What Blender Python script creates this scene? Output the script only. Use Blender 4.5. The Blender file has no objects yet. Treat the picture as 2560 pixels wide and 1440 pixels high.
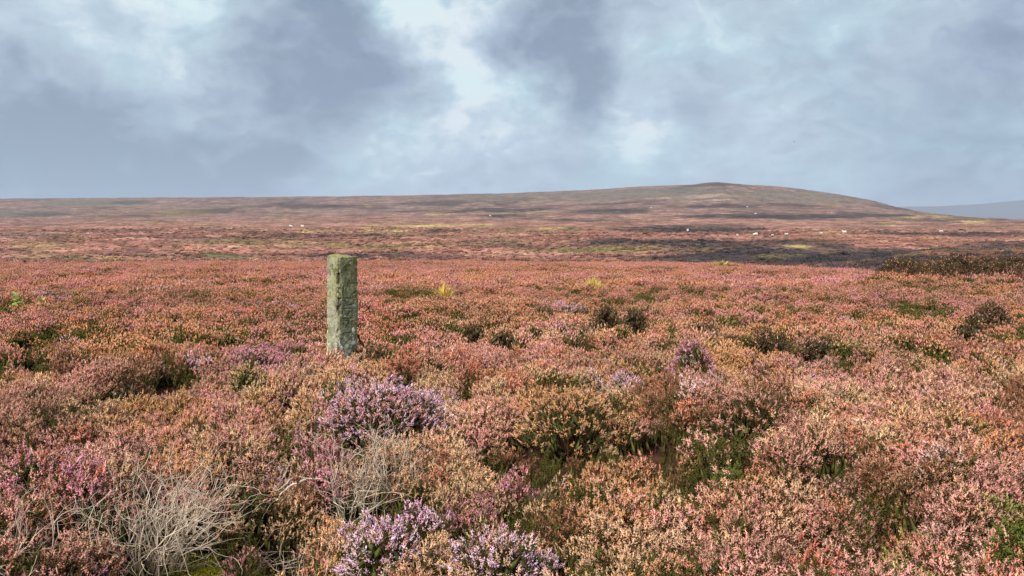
import bpy, bmesh, math, random
import numpy as np
from mathutils import Vector, Matrix, Quaternion

SC = bpy.context.scene
COL = SC.collection
R = math.radians
rng = np.random.default_rng(7)
random.seed(7)

# ------------------------------------------------------------------ camera
F = 1900.0                      # focal length in pixels of a 2560 wide frame
HZ = 625.0                      # row of the true horizon
PITCH = math.atan((720 - HZ) / F)
EYE = 1.62
cam_d = bpy.data.cameras.new('camera')
cam_d.sensor_width = 36
cam_d.lens = 36 * F / 2560
cam_d.clip_start = 0.05
cam_d.clip_end = 40000
cam = bpy.data.objects.new('camera', cam_d)
cam.location = (0, 0, EYE)
cam.rotation_euler = (R(90) - PITCH, 0, 0)
COL.objects.link(cam)
SC.camera = cam

# ------------------------------------------------------------------ exposure
vs = SC.view_settings
vs.view_transform = 'Standard'
vs.look = 'None'
vs.gamma = 1
vs.use_curve_mapping = False
vs.exposure = 2.1
EXPO = 2 ** vs.exposure
SC.cycles.max_bounces = 6
SC.cycles.diffuse_bounces = 3
SC.cycles.transmission_bounces = 3
SC.cycles.volume_bounces = 0
SC.cycles.use_denoising = True

# ------------------------------------------------------------------ sun
SUN_AZ, SUN_EL = R(-143), R(48)          # from the left and a little behind
sun_d = bpy.data.lights.new('sun', 'SUN')
sun_d.energy = 1.5
sun_d.angle = R(24)
sun_d.color = (1.0, 0.97, 0.925)
sun = bpy.data.objects.new('sun', sun_d)
sdir = Vector((math.sin(SUN_AZ) * math.cos(SUN_EL), math.cos(SUN_AZ) * math.cos(SUN_EL), math.sin(SUN_EL)))
sun.rotation_euler = (-sdir).to_track_quat('-Z', 'Y').to_euler()
sun.location = (0, 0, 60)
COL.objects.link(sun)


def lin(c):
    c = np.asarray(c, float) / 255.0
    return np.where(c <= 0.04045, c / 12.92, ((c + 0.055) / 1.055) ** 2.4)


def ray(px, py):
    u = (px - 1280) / F
    v = (720 - py) / F
    c, s = math.cos(PITCH), math.sin(PITCH)
    return np.array([u, c + v * s, -s + v * c])


def kel(py):
    d = ray(1280, py)
    return d[2] / d[1]


# ------------------------------------------------------------------ world: overcast sky
world = bpy.data.worlds.new('World')
SC.world = world
world.use_nodes = True
wt = world.node_tree
wt.nodes.clear()


class N:
    """tiny node helper"""
    def __init__(s, t): s.t = t

    def new(s, typ, **kw):
        n = s.t.nodes.new(typ)
        for k, v in kw.items():
            setattr(n, k, v)
        return n

    def link(s, a, b): s.t.links.new(a, b)

    def val(s, sock, v):
        if isinstance(v, bpy.types.NodeSocket):
            s.link(v, sock)
        else:
            sock.default_value = v

    def math(s, op, a, b=0.0, c=None, clamp=False):
        n = s.new('ShaderNodeMath', operation=op, use_clamp=clamp)
        s.val(n.inputs[0], a)
        s.val(n.inputs[1], b)
        if c is not None:
            s.val(n.inputs[2], c)
        return n.outputs[0]

    def vmath(s, op, a, b=None, out=0, scale=None):
        n = s.new('ShaderNodeVectorMath', operation=op)
        s.val(n.inputs[0], a)
        if b is not None:
            s.val(n.inputs[1], b)
        if scale is not None:
            s.val(n.inputs['Scale'], scale)
        return n.outputs[out]

    def noise(s, vec, scale, detail=3, rough=0.5, dist=0.0, color=False):
        n = s.new('ShaderNodeTexNoise')
        if vec is not None:
            s.val(n.inputs['Vector'], vec)
        n.inputs['Scale'].default_value = scale
        n.inputs['Detail'].default_value = detail
        n.inputs['Roughness'].default_value = rough
        n.inputs['Distortion'].default_value = dist
        return n.outputs['Color' if color else 'Fac']

    def ramp(s, fac, stops, interp='LINEAR'):
        n = s.new('ShaderNodeValToRGB')
        r = n.color_ramp
        r.interpolation = interp
        while len(r.elements) < len(stops):
            r.elements.new(0.5)
        for e, (p, c) in zip(r.elements, stops):
            e.position = p
            e.color = (*c, 1) if len(c) == 3 else c
        s.val(n.inputs[0], fac)
        return n.outputs[0]

    def mrange(s, v, a, b, c=0.0, d=1.0, smooth=True):
        n = s.new('ShaderNodeMapRange')
        n.interpolation_type = 'SMOOTHSTEP' if smooth else 'LINEAR'
        s.val(n.inputs[0], v)
        for i, q in enumerate((a, b, c, d)):
            n.inputs[1 + i].default_value = q
        return n.outputs[0]

    def mix(s, fac, a, b, blend='MIX'):
        n = s.new('ShaderNodeMix', data_type='RGBA', blend_type=blend)
        s.val(n.inputs[0], fac)
        for sock, v in ((n.inputs[6], a), (n.inputs[7], b)):
            if isinstance(v, bpy.types.NodeSocket):
                s.link(v, sock)
            else:
                v = tuple(float(q) for q in v)
                sock.default_value = v if len(v) == 4 else (*v, 1)
        return n.outputs[2]


w = N(wt)
geo = w.new('ShaderNodeNewGeometry')
tc = w.new('ShaderNodeTexCoord')
dirv = tc.outputs['Generated']
sep = w.new('ShaderNodeSeparateXYZ')
w.link(dirv, sep.inputs[0])
zz = w.math('MAXIMUM', sep.outputs[2], 0.0)
den = w.math('ADD', zz, 0.48)
comb = w.new('ShaderNodeCombineXYZ')
w.link(w.math('DIVIDE', sep.outputs[0], den), comb.inputs[0])
w.link(w.math('DIVIDE', sep.outputs[1], den), comb.inputs[1])
cp = comb.outputs[0]
warp = w.noise(cp, 3.8, 5, 0.55, color=True)
warpv = w.vmath('SUBTRACT', warp, (0.5, 0.5, 0.5))
cpw = w.vmath('ADD', cp, w.vmath('SCALE', warpv, scale=0.42))
n1 = w.noise(cpw, 3.3, 7, 0.56)
n2 = w.noise(cpw, 10.0, 7, 0.62)
field = w.math('ADD', w.math('MULTIPLY', w.math('SUBTRACT', n1, 0.5), 1.35),
               w.math('MULTIPLY', w.math('SUBTRACT', n2, 0.5), 0.95))
# cloud masses of this sky: direction (as row and column of the photograph), radius, lighter or darker
dwarp = w.noise(w.vmath('MULTIPLY', dirv, (1, 1, 1.3)), 8.0, 6, 0.62, color=True)
dirw = w.vmath('ADD', dirv, w.vmath('SCALE', w.vmath('SUBTRACT', dwarp, (0.5, 0.5, 0.5)), scale=0.20))
CLOUDS = [(1070, 50, 130, .5), (1160, 110, 110, .25), (1220, 210, 150, .36), (1230, 340, 170, .2), (1590, 290, 110, .42), (1640, 370, 90, .2),
          (980, 350, 190, .28), (1150, 430, 150, .16), (400, 70, 290, .34), (60, 40, 200, .22), (640, 260, 80, .22), (670, 330, 60, .2),
          (1900, 310, 120, .25), (1850, 10, 260, .16), (1690, 80, 110, .22), (2350, 0, 260, .08), (2230, 370, 70, .12),
          (860, 80, 190, -.42), (930, 230, 160, -.3), (640, 110, 110, -.18), (1400, 90, 150, -.46), (1450, 210, 120, -.28),
          (80, 390, 280, -.46), (380, 440, 300, -.36), (660, 330, 180, -.16), (2480, 400, 280, -.28), (2330, 210, 170, -.13),
          (700, 430, 260, -.14), (1700, 220, 120, -.08), (1180, 380, 60, -.12), (2000, 180, 170, -.08)]
acc = field
for (px, py, rr, amp) in CLOUDS:
    d = ray(px, py)
    d = d / np.linalg.norm(d)
    dist = w.vmath('DISTANCE', dirw, tuple(d), out=1)
    g = w.mrange(dist, 0.0, rr * 1.55 / F, amp, 0.0)
    acc = w.math('ADD', acc, g)
cf = w.math('ADD', acc, 0.5)
SK = 1.0 / EXPO
def skc(*c): return tuple(float(q) * SK for q in lin(c))
ccol = w.ramp(cf, [(0.0, skc(134, 149, 168)), (0.28, skc(159, 173, 191)), (0.52, skc(180, 195, 209)),
                   (0.76, skc(198, 216, 228)), (1.0, skc(236, 245, 248))])
hue = w.noise(cp, 3.3, 2, 0.5)
ccol = w.mix(w.mrange(hue, 0.45, 0.68, 0.0, 0.75), ccol, w.mix(1.0, ccol, (0.90, 1.05, 1.02), 'MULTIPLY'))
ccol = w.mix(w.mrange(hue, 0.52, 0.34, 0.0, 0.7), ccol, w.mix(1.0, ccol, (0.99, 0.98, 1.02), 'MULTIPLY'))
skyt = w.new('ShaderNodeTexSky', sky_type='NISHITA')
skyt.sun_disc = False
skyt.sun_elevation = SUN_EL
skyt.sun_rotation = SUN_AZ
bg1 = w.new('ShaderNodeBackground')
w.link(skyt.outputs[0], bg1.inputs[0])
bg1.inputs[1].default_value = 0.05
bg2 = w.new('ShaderNodeBackground')
w.link(ccol, bg2.inputs[0])
bg2.inputs[1].default_value = 1.0
ms = w.new('ShaderNodeMixShader')
ms.inputs[0].default_value = 0.95          # cloud cover
w.link(bg1.outputs[0], ms.inputs[1])
w.link(bg2.outputs[0], ms.inputs[2])
wo = w.new('ShaderNodeOutputWorld')
w.link(ms.outputs[0], wo.inputs[0])

# ------------------------------------------------------------------ noise in numpy
def vnoise(x, y, seed=0):
    x = np.asarray(x, float)
    y = np.asarray(y, float)
    xi = np.floor(x).astype(np.int64)
    yi = np.floor(y).astype(np.int64)
    fx = x - xi
    fy = y - yi
    fx = fx * fx * fx * (fx * (fx * 6 - 15) + 10)
    fy = fy * fy * fy * (fy * (fy * 6 - 15) + 10)

    def h(a, b):
        n = (a * 374761393 + b * 668265263 + seed * 1442695041) & 0xFFFFFFFF
        n = ((n ^ (n >> 13)) * 1274126177) & 0xFFFFFFFF
        n = ((n ^ (n >> 16)) * 2246822519) & 0xFFFFFFFF
        return ((n ^ (n >> 15)) & 0xFFFFFF) / float(0xFFFFFF)
    a = h(xi, yi); b = h(xi + 1, yi); c = h(xi, yi + 1); d = h(xi + 1, yi + 1)
    return (a * (1 - fx) + b * fx) * (1 - fy) + (c * (1 - fx) + d * fx) * fy


def fbm(x, y, scale, oct=4, seed=0, gain=0.5):
    """0..1, feature size = scale metres"""
    s = 0; a = 1; t = 0; f = 1.0 / scale
    for i in range(oct):
        s = s + a * vnoise(x * f + 17.3 * i, y * f - 9.1 * i, seed + i * 31)
        t += a; a *= gain; f *= 2.03
    return s / t


def cells(x, y, size, seed=0):
    """rounded cellular hummocks, 1 in the middle of a cell, 0 in the furrows"""
    x = np.asarray(x, float) / size; y = np.asarray(y, float) / size
    xi = np.floor(x).astype(np.int64); yi = np.floor(y).astype(np.int64)
    d1 = np.full(x.shape, 9.0)
    for i in (-1, 0, 1):
        for j in (-1, 0, 1):
            cx = xi + i; cy = yi + j
            n = (cx * 73856093 + cy * 19349663 + seed * 83492791) & 0xFFFFFF
            r1 = ((n * 1103515245 + 12345) >> 8 & 0xFFFF) / 65535.0
            r2 = ((n * 22695477 + 1) >> 7 & 0xFFFF) / 65535.0
            d = np.hypot(cx + 0.15 + 0.7 * r1 - x, cy + 0.15 + 0.7 * r2 - y)
            d1 = np.minimum(d1, d)
    return np.clip(1 - (d1 / 0.85) ** 2, 0, 1)


def sstep(a, b, v):
    t = np.clip((v - a) / (b - a), 0, 1)
    return t * t * (3 - 2 * t)


# ------------------------------------------------------------------ the lie of the land
# for columns of the photograph: distance (m) -> row on which the ground there is seen
SKYL = [(-600, 497), (0, 493), (300, 491), (640, 489), (1000, 485), (1280, 478), (1480, 470), (1560, 463), (1640, 459), (1700, 457), (1735, 455), (1770, 450), (1800, 449), (1825, 453), (1870, 457),
        (1950, 461), (2040, 473), (2120, 485), (2180, 498), (2250, 516), (2330, 532), (2420, 540), (2480, 543), (2520, 548), (2560, 555), (2800, 590), (3200, 600)]
PXS = np.linspace(-700, 3260, 400)
AZS = np.arctan((PXS - 1280) / F)
RS = np.exp(np.linspace(math.log(1.0), math.log(9000), 700))
TABLE = np.zeros((len(RS), len(PXS)))
sk_row = np.interp(PXS, [p for p, _ in SKYL], [q for _, q in SKYL])
sk_d = np.interp(PXS, [0, 900, 1700, 2000, 2200, 2320, 2560, 3000], [1350, 1250, 1100, 1050, 900, 620, 480, 420])
cr_d = np.interp(PXS, [0, 1500, 1900, 2200, 2560], [78, 74, 60, 47, 37])
for j, px in enumerate(PXS):
    rt = np.interp(px, [1300, 2200], [0, 1])                 # right side: the land past the crest dips less
    c = cr_d[j]; s = sk_d[j]; row = sk_row[j]
    D = [0, 12, 30, c * 0.75, c, c * 1.25]
    Zc = [0, 0, 0.02, 0.10, 0.12 - 0.1 * rt, -0.5 * (1 - rt) + rt * (EYE + 1.25 * c * kel(676))]
    pts = [(c * 1.8, 654 + 4 * rt), (c * 2.2 + 20 * rt, 640 + 2 * rt), (190, 606), (235, 589), (330, 570), (480, 553 - 6 * rt)]
    for d, q in pts:
        D.append(d); Zc.append(EYE + d * kel(q))
    if row < 548:
        lo = pts[-1][1]
        for fr, e in ((0.35, 0.42), (0.65, 0.74), (0.9, 0.965), (1.0, 1.0)):
            d = 480 + (s - 480) * fr if s > 520 else 480 + 40 * fr
            q = lo + (row - lo) * e
            D.append(d); Zc.append(EYE + d * kel(q))
    top = Zc[-1]; dl = D[-1]
    D += [dl * 1.06, dl * 1.4, dl * 2, 9000]
    Zc += [top - 0.006 * dl, top - 0.07 * dl, top - 0.12 * dl, -60]
    r_axis = np.array(D) / math.cos(AZS[j])
    TABLE[:, j] = np.interp(RS, r_axis, Zc)


def blur(a, axis, sig):
    k = np.exp(-0.5 * (np.arange(-3 * sig, 3 * sig + 1) / sig) ** 2)
    k /= k.sum()
    pad = [(0, 0), (0, 0)]
    pad[axis] = (3 * sig, 3 * sig)
    return np.apply_along_axis(lambda m: np.convolve(m, k, 'valid'), axis, np.pad(a, pad, 'edge'))


TABLE = blur(blur(TABLE, 0, 4), 1, 1)


def gp(px, py, z=0.3):
    d = ray(px, py)
    t = (z - EYE) / d[2]
    return d[0] * t, d[1] * t


# low hummocks and hollows of the near heather, where the photograph has them: px, py, radius m, rise m
BUMPS = [(960, 1065, .75, .20), (1420, 1085, .62, .17), (1880, 1085, .75, .17), (290, 1150, .62, .14), (600, 1130, .5, .12),
         (680, 905, 1.2, .2), (330, 945, .7, .16), (1000, 930, .6, .12), (1730, 940, .6, .15), (1920, 870, 1.2, .22), (1520, 850, 1.5, .25),
         (960, 1275, .36, .12), (1270, 1350, .40, .08), (130, 1260, .5, .12), (1900, 1280, .7, .08), (2330, 1130, .9, .1), (620, 985, .5, .16),
         (2380, 720, 4.0, .45), (2480, 850, 1.0, .2),
         (450, 1335, .55, -.20), (690, 1330, .4, -.16), (750, 1225, .4, -.17), (60, 1440, .4, -.12), (850, 1420, .35, -.14), (2230, 1275, .28, -.12),
         (1300, 1075, .22, -.18), (680, 1100, .25, -.18), (410, 950, .5, -.2), (1690, 1120, .35, -.02), (1180, 960, .35, -.1), (2480, 1400, .3, -.12)]
BW = [(gp(px, py, 0.35)[0], gp(px, py, 0.35)[1], r, h) for px, py, r, h in BUMPS]


def ground(x, y):
    x = np.asarray(x, float); y = np.asarray(y, float)
    r = np.maximum(np.hypot(x, y), 1.0)
    az = np.arctan2(x, np.maximum(y, -1e9))
    px = np.clip(1280 + F * np.tan(np.clip(az, -0.80, 0.80)), PXS[0], PXS[-1] - 1e-6)
    fi = np.clip(np.log(r) / math.log(9000) * (len(RS) - 1), 0, len(RS) - 1.001)
    fj = (px - PXS[0]) / (PXS[1] - PXS[0])
    i = fi.astype(int); j = np.clip(fj.astype(int), 0, len(PXS) - 2)
    a = fi - i; b = fj - j
    z = (TABLE[i, j] * (1 - a) + TABLE[i + 1, j] * a) * (1 - b) + (TABLE[i, j + 1] * (1 - a) + TABLE[i + 1, j + 1] * a) * b
    near = 1 - sstep(35, 70, r)
    z = z + near * (((cells(x, y, .85, 3) - 0.5) * 0.22 + (cells(x + 5, y, 2.1, 4) - .5) * .12) * (1 - sstep(14, 45, r)) + (fbm(x, y, 2.6, 3, 5) - 0.5) * 0.34)
    z = z + sstep(12, 60, r) * (fbm(x, y, 7, 3, 8) - 0.5) * 0.40
    far = sstep(80, 130, r)
    z = z + far * ((fbm(x, y, 3.4, 3, 11) - 0.5) * 0.9 + (fbm(x, y, 30, 3, 12) - 0.5) * 2.2) * (1 - sstep(700, 1000, r) * 0.35)
    for bx, by, br, bh in BW:
        d2 = ((x - bx) ** 2 + (y - by) ** 2) / (br * br)
        z = z + bh * np.exp(-d2 * 1.6)
    return z


def hit(px, py):
    """where the ray through a point of the photograph meets the ground"""
    d = ray(px, py)
    d = d / d[1]
    t = np.exp(np.linspace(math.log(2.0), math.log(3000), 3000))
    zr = EYE + d[2] * t
    g = ground(d[0] * t, t)
    below = np.nonzero(zr <= g)[0]
    i = below[0] if len(below) else len(t) - 1
    return float(d[0] * t[i]), float(t[i]), float(g[i])


# ------------------------------------------------------------------ materials
def newmat(name):
    m = bpy.data.materials.new(name)
    m.use_nodes = True
    m.node_tree.nodes.clear()
    n = N(m.node_tree)
    out = n.new('ShaderNodeOutputMaterial')
    return m, n, out


def plant_mat(name, source, amount, base=None, trans=0.22, lo=0.48, hi=1.42, pale=None):
    """source: INSTANCER or GEOMETRY attribute 'tint'; or a fixed colour"""
    m, n, out = newmat(name)
    var = n.new('ShaderNodeAttribute', attribute_name='var', attribute_type='GEOMETRY').outputs['Fac']
    if base is None:
        tint = n.new('ShaderNodeAttribute', attribute_name='tint', attribute_type=source).outputs['Color']
    else:
        tint = base
    gain = n.mrange(var, 0, 1, lo, hi, smooth=False)
    cc = n.new('ShaderNodeCombineXYZ')
    for i in range(3):
        n.link(gain, cc.inputs[i])
    col = n.mix(1.0, tint, cc.outputs[0], 'MULTIPLY')
    if pale is not None:
        f = n.mrange(n.math('FRACT', n.math('MULTIPLY', var, 7.31)), 0.62, 0.98, 0, amount)
        col = n.mix(f, col, pale)
    df = n.new('ShaderNodeBsdfDiffuse')
    n.link(col, df.inputs[0])
    tr = n.new('ShaderNodeBsdfTranslucent')
    n.link(col, tr.inputs[0])
    mx = n.new('ShaderNodeMixShader')
    mx.inputs[0].default_value = trans
    n.link(df.outputs[0], mx.inputs[1])
    n.link(tr.outputs[0], mx.inputs[2])
    n.link(mx.outputs[0], out.inputs[0])
    return m


PALE = tuple(lin((240, 205, 172)))
M_FLOWER_I = plant_mat('heather_flower_carpet', 'INSTANCER', 0.55, pale=PALE)
M_FLOWER_G = plant_mat('heather_flower_bush', 'GEOMETRY', 0.40, pale=PALE)
M_LEAF_I = plant_mat('heather_leaf_carpet', 'INSTANCER', 0, base=tuple(lin((90, 88, 44))) + (1,), trans=0.15)
M_LEAF_G = plant_mat('heather_leaf_bush', 'GEOMETRY', 0, base=tuple(lin((84, 88, 46))) + (1,), trans=0.15)
M_LEAF_D = plant_mat('dark_heather_leaf', 'GEOMETRY', 0, base=tuple(lin((84, 72, 50))) + (1,), trans=0.1)
M_LEAF_V = plant_mat('bright_green_leaf', 'GEOMETRY', 0, base=tuple(lin((112, 124, 56))) + (1,), trans=0.3)
M_TINT_G = plant_mat('tinted_blade', 'GEOMETRY', 0, trans=0.25)
M_STEM = plant_mat('heather_wood', 'GEOMETRY', 0, base=tuple(lin((92, 62, 48))) + (1,), trans=0.0)
M_DEAD = plant_mat('bleached_dead_wood', 'GEOMETRY', 0, base=tuple(lin((216, 196, 172))) + (1,), trans=0.0, lo=0.5, hi=1.25)
M_TUSS_I = plant_mat('moor_tussock', 'INSTANCER', 0.0, trans=0.12, lo=0.6, hi=1.35)

# terrain: colours of the vegetation cover, far ones muted for haze, are in the vertex colour 'land'
M_LAND, n, out = newmat('moorland_ground')
land = n.new('ShaderNodeAttribute', attribute_name='land', attribute_type='GEOMETRY').outputs['Color']
tco = n.new('ShaderNodeTexCoord').outputs['Object']
g1 = n.mrange(n.noise(tco, 0.9, 5, 0.65), 0.28, 0.72, 0.45, 1.6)
g2 = n.mrange(n.noise(tco, 0.13, 5, 0.65), 0.28, 0.72, 0.66, 1.36)
g3 = n.mrange(n.noise(tco, 14.0, 3, 0.6), 0.25, 0.75, 0.6, 1.4)
gg = n.math('MULTIPLY', n.math('MULTIPLY', g1, g2), g3)
cc = n.new('ShaderNodeCombineXYZ')
for i in range(3):
    n.link(gg, cc.inputs[i])
bs = n.new('ShaderNodeBsdfDiffuse')
n.link(n.mix(1.0, land, cc.outputs[0], 'MULTIPLY'), bs.inputs[0])
bump = n.new('ShaderNodeBump')
bump.inputs['Strength'].default_value = 0.8
bump.inputs['Distance'].default_value = 0.25
n.link(n.noise(tco, 1.1, 5, 0.65), bump.inputs['Height'])
n.link(bump.outputs[0], bs.inputs['Normal'])
n.link(bs.outputs[0], out.inputs[0])


def simple_mat(name, col, rough=0.9, vary=0.25, scale=20):
    m, n, out = newmat(name)
    tcv = n.new('ShaderNodeTexCoord').outputs['Object']
    f = n.noise(tcv, scale, 4, 0.6)
    a = tuple(float(q) for q in np.clip(np.array(col) * (1 - vary), 0, 1))
    b = tuple(float(q) for q in np.clip(np.array(col) * (1 + vary), 0, 1))
    p = n.new('ShaderNodeBsdfPrincipled')
    n.link(n.ramp(f, [(0.3, a), (0.7, b)]), p.inputs['Base Color'])
    p.inputs['Roughness'].default_value = rough
    p.inputs['Specular IOR Level'].default_value = 0.2
    n.link(p.outputs[0], out.inputs[0])
    return m


# ------------------------------------------------------------------ mesh helpers
def mesh_from(name, V, Fq, mats, fm=None, attrs=None, smooth=False):
    me = bpy.data.meshes.new(name)
    V = np.asarray(V, np.float32)
    Fq = np.asarray(Fq, np.int32)
    me.vertices.add(len(V))
    me.vertices.foreach_set('co', V.ravel())
    k = Fq.shape[1]
    me.loops.add(Fq.size)
    me.loops.foreach_set('vertex_index', Fq.ravel())
    me.polygons.add(len(Fq))
    me.polygons.foreach_set('loop_start', np.arange(0, Fq.size, k, dtype=np.int32))
    for m in mats:
        me.materials.append(m)
    if fm is not None:
        me.polygons.foreach_set('material_index', np.asarray(fm, np.int32))
    if smooth:
        me.polygons.foreach_set('use_smooth', np.ones(len(Fq), bool))
    me.update(calc_edges=True)
    for an, (typ, data) in (attrs or {}).items():
        at = me.attributes.new(an, typ, 'POINT')
        data = np.asarray(data, np.float32)
        if typ == 'FLOAT_COLOR':
            if data.shape[1] == 3:
                data = np.hstack([data, np.ones((len(data), 1), np.float32)])
            at.data.foreach_set('color', data.ravel())
        else:
            at.data.foreach_set('value', data.ravel())
    return me


def put(name, me, parent=None, loc=None):
    o = bpy.data.objects.new(name, me)
    COL.objects.link(o)
    if parent is not None:
        o.parent = parent
    if loc is not None:
        o.location = loc
    return o


def tag(o, label=None, cat=None, group=None, kind=None):
    if label: o['label'] = label
    if cat: o['category'] = cat
    if group: o['group'] = group
    if kind: o['kind'] = kind
    return o


def empty(name, loc):
    e = bpy.data.objects.new(name, None)
    e.empty_display_size = 0.1
    e.location = loc
    COL.objects.link(e)
    return e


# geometry collected as triangles: (V, F, M, var)
class TB:
    def __init__(s): s.v = []; s.f = []; s.m = []; s.a = []; s.n = 0

    def add(s, V, Fa, m, var):
        V = np.asarray(V, float)
        s.v.append(V); s.f.append(np.asarray(Fa) + s.n)
        s.m.append(np.full(len(Fa), m)); s.a.append(np.full(len(V), var) if np.isscalar(var) else np.asarray(var))
        s.n += len(V)

    def get(s):
        return np.vstack(s.v), np.vstack(s.f), np.concatenate(s.m), np.concatenate(s.a)


def frame(d):
    d = d / max(np.linalg.norm(d), 1e-9)
    h = np.array([0, 0, 1.0]) if abs(d[2]) < 0.9 else np.array([1.0, 0, 0])
    a = np.cross(d, h); a /= np.linalg.norm(a)
    return d, a, np.cross(d, a)


def spindle(tb, p0, p1, r, m, var, k=3, bulge=0.45):
    p0 = np.asarray(p0, float); p1 = np.asarray(p1, float)
    d, a, b = frame(p1 - p0)
    c = p0 + (p1 - p0) * bulge
    ph = rng.random() * 6.28
    ring = [c + r * (math.cos(ph + 6.2832 * i / k) * a + math.sin(ph + 6.2832 * i / k) * b) for i in range(k)]
    V = [p0, p1] + ring
    Fa = []
    for i in range(k):
        j = (i + 1) % k
        Fa += [(0, 2 + j, 2 + i), (1, 2 + i, 2 + j)]
    tb.add(V, Fa, m, var)


def tube(tb, pts, rad, m, var, k=4):
    pts = np.asarray(pts, float)
    V = []; Fa = []
    for i, p in enumerate(pts):
        d = pts[min(i + 1, len(pts) - 1)] - pts[max(i - 1, 0)]
        d, a, b = frame(d)
        for q in range(k):
            an = 6.2832 * q / k
            V.append(p + rad[i] * (math.cos(an) * a + math.sin(an) * b))
    for i in range(len(pts) - 1):
        for q in range(k):
            a0 = i * k + q; a1 = i * k + (q + 1) % k
            Fa += [(a0, a1, a1 + k), (a0, a1 + k, a0 + k)]
    tb.add(V, Fa, m, var)


# one flowering shoot, base at the origin, pointing +Z, about 13 cm long
def make_shoot(detail, rich=1.0):
    tb = TB()
    L = rng.uniform(.10, .15); fl = L * (rng.uniform(.22, .38) if detail == 0 else rng.uniform(.34, .52)) * rich
    bend = rng.normal(0, .012, 2)
    def ax(t): return np.array([bend[0] * t * t, bend[1] * t * t, L * t])
    v0 = rng.random()
    if detail == 0:
        tube(tb, [ax(0), ax(.5), ax(1)], [.0016, .0013, .0006], 2, rng.random(), 3)
        for i in range(9):                                     # scale leaves on the lower shoot
            t = rng.uniform(.08, 1 - fl / L + .08); an = rng.random() * 6.28
            o = np.array([math.cos(an), math.sin(an), 1.3])
            spindle(tb, ax(t), ax(t) + o * rng.uniform(.006, .014), .0022, 1, rng.random(), 3)
        nf = int(10 * rich)
        spindle(tb, ax(1 - fl / L), ax(1.0), .0040, 0, v0, 4, .4)
        for i in range(rng.integers(1, 4)):                    # short side sprays
            t = 1 - fl / L * rng.uniform(.7, 1.6); an = rng.random() * 6.28
            o = np.array([math.cos(an) * .8, math.sin(an) * .8, 1.0]) * rng.uniform(.014, .026)
            tube(tb, [ax(t), ax(t) + o], [.0012, .0008], 2, rng.random(), 3)
            spindle(tb, ax(t) + o * .35, ax(t) + o * 1.05, .0040, 0, rng.random(), 3, .5)
        for i in range(nf):                                    # florets
            t = 1 - fl / L * (1 - i / nf); an = i * 2.4 + rng.normal(0, .4)
            q = 1.0 - .45 * (i / nf)
            o = np.array([math.cos(an), math.sin(an), rng.uniform(.5, 1.6)])
            c = ax(t) + o * .0022
            spindle(tb, c, c + o * rng.uniform(.0050, .0075) * q, .0036 * q, 0, np.clip(v0 * .6 + rng.random() * .4, 0, 1), 3, .6)
    else:
        spindle(tb, ax(.0), ax(1 - fl / L + .12), .0055, 1, rng.random(), 3, .6)
        spindle(tb, ax(1 - fl / L), ax(1), .0062, 0, v0, 3, .45)
        an = rng.random() * 6.28
        t = 1 - fl / L * .6
        spindle(tb, ax(t), ax(t) + np.array([math.cos(an) * .014, math.sin(an) * .014, .022]), .005, 0, rng.random(), 3)
    return tb.get()


SH0 = [make_shoot(0) for _ in range(14)]
SH1 = [make_shoot(1) for _ in range(14)]


def rots(dirs, spin):
    """rotation matrices taking +Z to dirs with a spin"""
    d = dirs / np.linalg.norm(dirs, axis=1, keepdims=True)
    h = np.where(np.abs(d[:, 2:3]) < .95, np.array([[0, 0, 1.0]]), np.array([[1.0, 0, 0]]))
    a = np.cross(h, d); a /= np.linalg.norm(a, axis=1, keepdims=True)
    b = np.cross(d, a)
    c, s = np.cos(spin)[:, None], np.sin(spin)[:, None]
    X = a * c + b * s; Y = -a * s + b * c
    return np.stack([X, Y, d], axis=2)


def place(tb, lib, P, D, S, tint=None):
    """put shoots of a library at P along D with scale S; returns per-vertex tint list"""
    Rm = rots(D, rng.random(len(P)) * 6.28)
    which = rng.integers(0, len(lib), len(P))
    tl = []
    for kk in range(len(lib)):
        idx = np.nonzero(which == kk)[0]
        if not len(idx): continue
        V, Fa, M, A = lib[kk]
        W = np.einsum('nij,vj->nvi', Rm[idx], V) * S[idx][:, None, None] + P[idx][:, None, :]
        nv = len(V)
        FF = (Fa[None] + (np.arange(len(idx)) * nv)[:, None, None]).reshape(-1, 3) + tb.n
        va = np.clip(A[None] * .6 + rng.random((len(idx), 1)) * .4, 0, 1)
        tb.v.append(W.reshape(-1, 3)); tb.f.append(FF); tb.m.append(np.tile(M, len(idx))); tb.a.append(va.ravel())
        tb.n += nv * len(idx)
        if tint is not None:
            tl.append(np.repeat(tint[idx], nv, axis=0))
    return tl


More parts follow.
